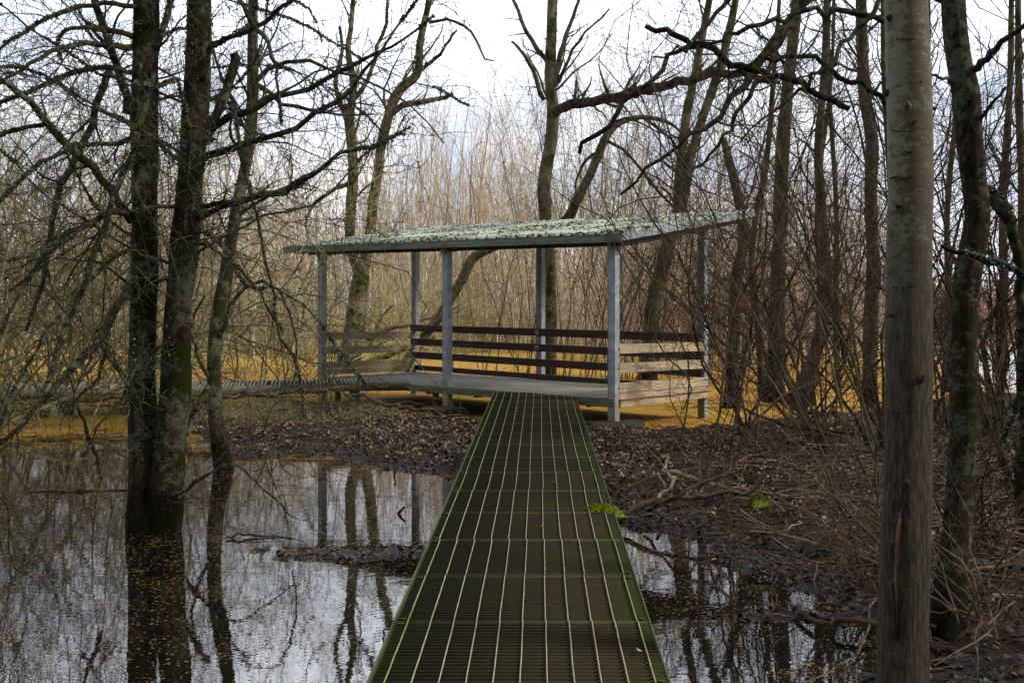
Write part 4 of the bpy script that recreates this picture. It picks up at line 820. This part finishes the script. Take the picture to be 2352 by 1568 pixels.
# ------------------------------------------------------------------ long dead limbs overhead, right
vx=[]
for q in range(15):
    x=rng.uniform(1480,2330); y=rng.uniform(880,1050); Yv=rng.uniform(7.5,12); P,R=limb([(x,y,4,Yv),(x+rng.uniform(-90,60),y-rng.uniform(180,260),4,Yv),(x+rng.uniform(-200,120),y-rng.uniform(380,520),3.5,Yv),(x+rng.uniform(-320,200),y-rng.uniform(600,800),3,Yv),(x+rng.uniform(-480,260),y-rng.uniform(820,1100),2,Yv)],18,.03)
    if x<1640: P=P[:12]; R=R[:12]; P=cat(P,18); R=cat(np.c_[R,R,R],18)[:,0]
    P,R=clear_view(P[None],R[None]); 
    if not len(P): continue
    mb=MB(); mb.tubes(P,R,5); T,TR=spawn(P,R,3.,7,(.4,1.2),(.1,.35),.6,(0,0,-.05),.7,rmin=.0024,lmax=1.3); T,TR=keep_above(*clear_view(T,TR)); mb.tubes(T,TR,3,1)
    T,TR=spawn(T,TR,3.5,5,(.4,1.2),(.3,.7),.6,(0,0,0),.6,rmin=.002,lmax=.6); T,TR=keep_above(*clear_view(T,TR)); mb.tubes(T,TR,3,1)
    vx.append(tag(mb.build('wild_vine',[M['twig_red' if q%2 else 'twig'],M['twig_red' if q%3 else 'twig']],loc=tuple(P[0,0])),'thin wandering reddish brown stem in the right bank tangle','vine','thin stems tangled through the right bank'))
OV=[]
def ov(label,rows,mat='limb',tw=2.5,name='hanging_limb',k=9): stickthing(name,label,'limb',rows if isinstance(rows[0],list) else [rows],M[mat],k,tw,n=22,side=M['twig_dark'])
ov('long straight dead limb slanting down above the shelter roof with a splintered lower end',[(1331,354,9,10),(1380,302,11,10),(1425,255,12,10),(1502,178,12,10),(1559,124,11,10),(1620,60,10,10),(1700,-30,9,10),(1800,-150,7,10)])
ov('longest dead limb slanting from the upper right down to the shelter roof',[(1425,447,6,9.5),(1509,373,8,9.5),(1576,319,10,9.5),(1643,265,13,9.5),(1703,202,17,9.5),(1761,118,22,9.5),(1828,34,25,9.5),(1900,-60,26,9.5),(1990,-200,26,9.5)],tw=3.5)
ov('mossy snapped limb pointing left high above the shelter roof',[(1482,60,10,9),(1542,84,14,9),(1593,104,15,9),(1643,124,16,9),(1710,148,16,9),(1794,178,16,9),(1861,208,15,9),(1950,250,12,9)],tw=4)
ov('thin dark dead limb dropping steeply beside the twin-stemmed tree',[(1600,386,4,9.5),(1650,340,7,9.5),(1690,270,10,9.5),(1740,190,12,9.5),(1800,90,14,9.5),(1850,-20,15,9.5)],tw=4)
for lab,rows in (('upper mossy limb crossing the sky right of center',[(1500,130,4,8.6),(1600,100,7,8.6),(1700,70,10,8.6),(1800,40,12,8.6),(1900,30,13,8.6),(2030,50,13,8.6)]),
                 ('dark limb running level behind the pale trunk near the top',[(1640,200,4,8.8),(1720,150,8,8.8),(1830,130,11,8.8),(1920,160,12,8.8),(2030,220,12,8.8),(2150,250,10,8.8)]),
                 ('dark limb curving down left of the pale trunk',[(1700,330,3,8.),(1770,260,6,8.),(1850,200,9,8.),(1930,120,11,8.),(2000,30,12,8.),(2060,-60,12,8.)])):
    ov(lab,rows,tw=5)

# ------------------------------------------------------------------ bushes: fans of thin stems
def bush(name,label,cat_,x,y,z0,ns,H_,spread,lean,mat,r0=(.006,.013),group=None,dens=(3.2,3.5),droop=-.1,rm=.0018,wig=.4,foot=.12,lv=2,side=None,n1=12,azr=None):
    Y=wy(y,z0); b=A([(x-CX)/F*Y,Y,z0]); mb=MB()
    p=b+rng.normal(0,foot,(ns,3))*A([1,1,0]); p[:,2]=z0-.03
    d=rng.normal(0,spread,(ns,3))+A(lean); d[:,2]=1.; d/=np.linalg.norm(d,axis=1,keepdims=True)
    l=H_*rng.uniform(.5,1.1,ns); r=rng.uniform(*r0,ns)
    P,R=growp(p,d,l,r,n1,(0,0,droop),wig,.78,rm); P,R=clear_view(P,R,2.4); mb.tubes(P,R,6,0,.1)
    Q,S_=spawn(P,R,dens[0],8,(.4,1.15),(.15,.45),.5,(0,0,.05),.6,(.12,1),rmin=rm,lmax=2.2); Q,S_=keep_above(*clear_view(Q,S_)); mb.tubes(Q,S_,4,1)
    if lv>1: Q,S_=spawn(Q,S_,dens[1],5,(.4,1.),(.3,.7),.6,(0,0,.05),.45,rmin=rm*.85,lmax=.8); Q,S_=keep_above(*clear_view(Q,S_)); mb.tubes(Q,S_,3,1)
    return tag(mb.build(name,[mat,side or mat],loc=tuple(b)),label,cat_,group)
GR='leafless shrubs on the right bank'
# right bank
for lab,x,y,z0,ns,h,spd,ln,mt,r0 in (
  ('slender reddish shoots standing mid bank beside the pale fallen branches',1590,1125,.22,6,3.6,.07,(.02,0,0),'twig_red',(.005,.009)),
  ('young forked shrub leaning right just behind the reddish shoots',1640,1110,.22,4,4.2,.16,(.28,0,0),'twig_red',(.007,.014)),
  ('tall leaning shrub stems at the middle of the right bank',1720,1015,.15,7,5.5,.16,(-.10,0,0),'twig_dark',(.010,.02)),
  ('dense fan of dark stems rising left of the pale trunk, nearest the water',1985,1185,.25,9,5.4,.26,(-.12,.05,0),'twig',(.006,.014)),
  ('fan of olive stems rising from the bank crest left of the pale trunk',1900,1040,.2,12,6.2,.26,(-.10,.05,0),'twig',(.007,.016)),
  ('bushy stems at the water edge under the leaning flared tree',1850,985,.15,13,6.5,.22,(.05,.0,0),'twig_red',(.010,.02)),
  ('clump of dark stems directly behind the pale trunk',2060,1060,.2,13,6.2,.2,(.05,.1,0),'twig_dark',(.010,.022)),
  ('clump of upright stems between the two foreground trunks',2165,1010,.2,11,6.5,.17,(.0,.1,0),'twig_dark',(.010,.022)),
  ('thicket of straight stems right of the two foreground trunks',2290,1030,.2,16,6.5,.19,(.0,.1,0),'twig_dark',(.010,.024)),
  ('tangled shrub at the far right edge of the bank',2380,1130,.3,15,5.6,.24,(-.12,.05,0),'twig_dark',(.009,.02)),
  ('low spreading pale twigs at the water edge below the pale trunk',1975,1330,.08,13,1.7,.55,(-.35,-.1,0),'stick',(.003,.006)),
  ('low arching twigs at the lower right corner',2290,1420,.2,18,1.8,.6,(-.2,-.05,0),'stick',(.004,.008)),
  ('low dark bramble on the brush heap right of the pale trunk',2240,1240,.3,20,1.9,.6,(.1,.1,0),'twig_dark',(.004,.009)),
  ('low reddish bramble on the crest beyond the heap',1800,1100,.25,12,1.9,.5,(-.1,0,0),'twig_red',(.003,.007)),
  ):
    bush('shrub',lab,'shrub',x,y,z0,ns,h,spd*1.15,ln,M[mt],r0,GR,dens=(4.4,5.),wig=.75,rm=.0023,side=M['twig_red' if x%3 else 'twig'] if h>3 else None)
bush('sapling','thin reddish double shoot rising from the open water right of the boardwalk','sapling',1686,1448,0.,4,1.5,.10,(0,0,0),M['twig_red'],(.003,.005),foot=.012,dens=(2,2)) if False else None
stickthing('sapling','thin dark forked shoot standing in the open water right of the boardwalk','sapling',[[(1684,1450,7,5.15),(1682,1400,6,5.15),(1684,1330,5,5.15),(1676,1250,4,5.15),(1672,1150,3,5.15),(1680,1050,2,5.15)],[(1684,1420,5,5.15),(1696,1330,4,5.15),(1690,1230,3,5.15),(1695,1120,2,5.15),(1705,1020,1.5,5.15)],[(1684,1440,4,5.15),(1672,1425,3,5.1),(1660,1405,2,5.1),(1650,1390,1.5,5.1),(1640,1372,1,5.1)]],M['twig_red'],6,1.5)
# tall background trees on the right that close the sky
G2='bare trees crowding the right background'
for q,(x,y,w_,ln) in enumerate(((1925,900,14,-20),(2120,905,20,10),(2170,900,16,30),(2300,890,20,20),(2350,880,22,-10),(2050,880,16,-20),(1870,870,12,40))):
    Y=wy(y); simple_tree('bare_tree',['dark bare tree in the water behind the right thicket','tall bare tree closing the view beyond the right bank'][q%2],[[(x,y+30,w_*1.3,Y),(x,y,w_*1.1,Y),(x+ln*.3,y-200,w_,Y),(x+ln*.2,y-420,w_*.85,Y),(x+ln,y-700,w_*.7,Y),(x+ln*1.2,y-1000,w_*.5,Y),(x+ln*1.5,y-1400,w_*.2,Y)]],M['bark_mid'],
      sp(1.9,10,.4,1.0,.1,.28,.4,.15,.6,.12,1,.008,4.5),sp(2.0,7,.4,1.,.3,.6,.5,.1,.6,rmin=.005,lmax=2.),sp(1.8,5,.4,1.,.3,.6,.6,.1,.5,rmin=.004,lmax=.9),group=G2,n=40,k=10,stubs=3,twigmat='twig_dark')
# left: arching lichen-grey shrubs and small trees
G3='arching leafless shrubs at left'
for q,(x,y,z0,ns,h,spd,ln,mt,rr_) in enumerate((
  (-120,1010,0.,12,6.5,.32,(.15,-.05,0),'twig',(.014,.03)),(60,960,0.,14,6.5,.34,(.05,0,0),'twig',(.014,.03)),(215,950,0.,12,6.5,.32,(-.05,0,0),'twig',(.014,.028)),
  (-250,930,0.,12,7.5,.3,(.15,0,0),'twig',(.016,.03)),(140,900,0.,14,8.,.3,(.0,0,0),'twig',(.016,.032)),(440,940,0.,10,6.5,.3,(.05,0,0),'twig',(.012,.025)),
  (620,905,0.,11,5.5,.34,(.05,0,0),'twig_lit',(.012,.022)),(330,880,0.,12,8.5,.28,(.0,0,0),'twig',(.016,.032)),(-60,870,0.,13,9.,.3,(.05,0,0),'twig',(.018,.034)))):
    bush('arching_shrub',['grey-green arching shrub in the water at far left','mossy multi-stemmed shrub behind the large forked tree','tall arching shrub beyond the side boardwalk'][0 if x<100 else (1 if x<400 else 2)]+('' if q%3 else ', densely twigged'),'shrub',x,y,z0,ns+2,h*1.3,spd,ln,M['twig_gold' if mt=='twig' else mt],rr_,G3,dens=(3.4,3.6),droop=-.5,rm=.0040,wig=.8,foot=.5)
bush('arching_shrub','drooping pale twigs of a shrub at the near left edge of the picture','shrub',-60,1085,0.,10,3.2,.4,(.5,0,0),M['twig'],(.007,.014),None,dens=(4.5,4.5),droop=-1.1,wig=.6)
bush('arching_shrub','small drooping shrub on the left tip of the mud bank','shrub',610,1000,.1,9,2.4,.5,(.1,0,0),M['twig'],(.005,.010),None,dens=(4.,4.),droop=-.7,wig=.6)
# yellow-green willow fans behind the shelter
G4='willow clumps behind the shelter'
for q,(x,y,ns,h,spd,ln,mt) in enumerate(((905,822,46,5.6,.34,(.12,0,0),'twig_lit'),(1010,815,44,5.6,.4,(.15,0,0),'twig_lit'),(1090,808,44,6.,.36,(-.1,0,0),'twig_tan'),(1380,812,50,5.6,.35,(-.1,0,0),'thicket'),(1440,822,50,5.5,.3,(.05,0,0),'brush_red'),
      (1530,835,56,5.8,.28,(.1,0,0),'brush_red'),(1600,840,60,5.8,.27,(.05,0,0),'brush_red'),(1655,838,50,6.,.3,(.1,0,0),'brush_red'),(1200,800,46,5.5,.32,(0,0,0),'thicket'),(760,822,40,5.5,.36,(.05,0,0),'twig_lit'),(690,815,36,6,.35,(0,0,0),'twig_tan'),
      (1740,826,46,6.5,.25,(0,0,0),'thicket'),(1840,822,46,7,.25,(0,0,0),'brush_red'),(1960,815,46,7,.25,(0,0,0),'thicket'),(590,812,40,6,.32,(0,0,0),'twig_tan'),(470,806,40,6.,.32,(0,0,0),'twig_tan'))):
    bush('willow_clump','%s bare willow clump %s'%({'twig_lit':'yellow-green','twig_tan':'tan','thicket':'grey-brown','brush_red':'reddish'}[mt],
      'behind the left bay of the shelter' if x<1000 else 'behind the middle of the shelter' if x<1420 else 'behind the right bay of the shelter' if x<1640 else 'beyond the trunks right of the shelter'),'willow',x,y,0.,ns,h,spd,ln,M[mt],(.012,.026),G4,dens=(1.5,1.2),droop=-.25,rm=.006,wig=.45,foot=.8,lv=2)
# fallen mossy trunk and bleached wood behind the left bay
stickthing('fallen_tree','fallen mossy trunk slanting up right behind the left side rails','log',[[(820,838,14,29),(870,822,14,29),(930,800,11,29),(1000,772,7,29)],[(850,800,9,29),(860,765,9,29),(880,725,7,29),(905,700,5,29)]],M['moss_log'],10,.6,side=M['twig_lit'])
stickthing('bleached_branch','bleached white broken branch beside the fallen mossy trunk','branch',[[(842,775,22,28.5),(870,762,16,28.5),(920,748,11,28.5),(1000,725,7,28.5),(1060,700,3,28.5)]],M['stick_pale'],9,1.5)

# ------------------------------------------------------------------ far thickets: nobody could count the stems
def far_thicket(name,label,n,rat,Yr,hr,mat,r0,dens,seed_lean=.06,rm=.010,split=True):
    Y=rng.uniform(*Yr,n); X=rng.uniform(*rat,n)*Y; keep=np.ones(n,bool); X=X[keep]; Y=Y[keep]; n=len(X)
    p=np.stack([X,Y,np.maximum(Hh(X,Y),-.1)],1); d=rng.normal(0,seed_lean,(n,3)); d[:,2]=1; d/=np.linalg.norm(d,axis=1,keepdims=True)
    h=rng.uniform(*hr,n)*rng.uniform(.7,1,n)*(.8+.4*vn(X,Y*0,.12)); r=rng.uniform(*r0,n)*h/8
    P,R=growp(p,d,h,r,7,(0,0,.1),.22,.85,rm); mb=MB(); mb.tubes(P,R,3)
    Q,S_=spawn(P,R,dens,5,(.2,.6),(.15,.4),.5,(0,0,.35),.3,(.12,1),rmin=rm*.7,lmax=3.5); mb.tubes(Q,S_,3)
    return tag(mb.build(name,mat),label,'thicket',kind='stuff')
far_thicket('poplar_thicket','dense far wood of thin upright leafless saplings behind the shelter',1900,(-.62,.40),(46,84),(6,16.5),M['thicket'],(.020,.040),1.5)
far_thicket('brush_thicket','low dense far brush along the foot of the wood',1700,(-.62,.41),(50,82),(1.5,4.),M['thicket'],(.03,.06),1.4,.22,.010)
far_thicket('reddish_thicket','reddish saplings mixed into the far wood',600,(-.45,.41),(42,62),(3,11),M['brush_red'],(.03,.055),1.6)
far_thicket('tan_thicket','pale tan saplings in the far wood',380,(-.5,.3),(40,56),(5,11),M['twig_tan'],(.02,.04),1.3)
far_thicket('lakeshore_wood','distant reddish wood on the far shore of the lake at right',2600,(.36,.9),(235,300),(7,13),M['brush_red'],(.15,.25),.25,.1,.06)

G5='thin upright shoots behind the shelter'
for q,(x,y,ns,h) in enumerate(((1300,812,8,13),(1460,828,9,14),(400,812,9,13),(250,806,9,13),(80,800,9,13),(1180,806,5,12.5),(1340,815,8,13),(1420,830,9,13),(1500,835,9,12),(1560,830,8,12.5),(1110,800,4,11),(1000,806,4,11),(1040,800,4,11.5),(700,815,7,12),(620,818,8,12),(540,820,8,12),(1640,832,9,12),(1700,832,9,12.5),(1240,808,4,10.5))):
    bush('slender_sapling','clump of very tall thin upright shoots rising behind the '+('left' if x<900 else 'middle' if x<1300 else 'right')+' part of the shelter','sapling',x,y,0.,ns,h,.09,(.02,0,0),M['thicket' if q%2 else 'twig_tan'],(.020,.034),G5,dens=(1.6,1.5),droop=.05,rm=.0065,wig=.3,foot=1.6)

for q,(x,y,ns,h) in enumerate(((1292,868,9,9.5),(1345,872,11,10.5),(1400,870,11,11),(1462,874,12,11),(1520,872,12,11.5),(1580,872,9,11.5),(1130,862,5,8.5),(1075,864,5,8))):
    bush('slender_sapling','clump of dark hair-thin shoots just behind the shelter, crossing the sky above its '+('left' if x<1140 else 'middle' if x<1450 else 'right')+' half','sapling',x,y,0.,ns,h,.10,(.03,0,0),M['twig' if q%2 else 'twig_gold'],(.010,.018),G5+', near row',dens=(1.6,1.8),droop=.05,rm=.0042,wig=.35,foot=.9)

ORD=['leftmost','second','third','fourth','fifth','sixth','seventh','eighth','ninth','tenth','eleventh','twelfth','thirteenth','fourteenth','fifteenth','sixteenth','seventeenth','eighteenth','nineteenth','twentieth']
def number(group,fmt):                                  # each of a row is told apart by its place counted from the left
    os_=[o for o in C.objects if o.parent is None and o.get('group')==group]; os_.sort(key=lambda o:o.location.x/o.location.y)
    for i,o in enumerate(os_):
        w_='rightmost' if i==len(os_)-1 else ORD[i]+('' if i==0 else ' from left'); o['label']=fmt(w_,o)
number(G4,lambda w_,o:'%s of the bare willow clumps behind the shelter, %s stems'%(w_,{'yellow_green_twig':'yellow-green','tan_twig':'pale tan','thicket_wood':'grey-brown','red_brush':'reddish'}[o.data.materials[0].name]))
number(G3,lambda w_,o:'%s of the arching leafless shrubs crowding the left side'%w_)
number(G2,lambda w_,o:'%s of the bare trees in the right background behind the thicket'%w_)
number(G5,lambda w_,o:'%s clump of very tall thin shoots in the far row behind the shelter'%w_)
number(G5+', near row',lambda w_,o:'%s clump of hair-thin shoots standing just behind the shelter'%w_)
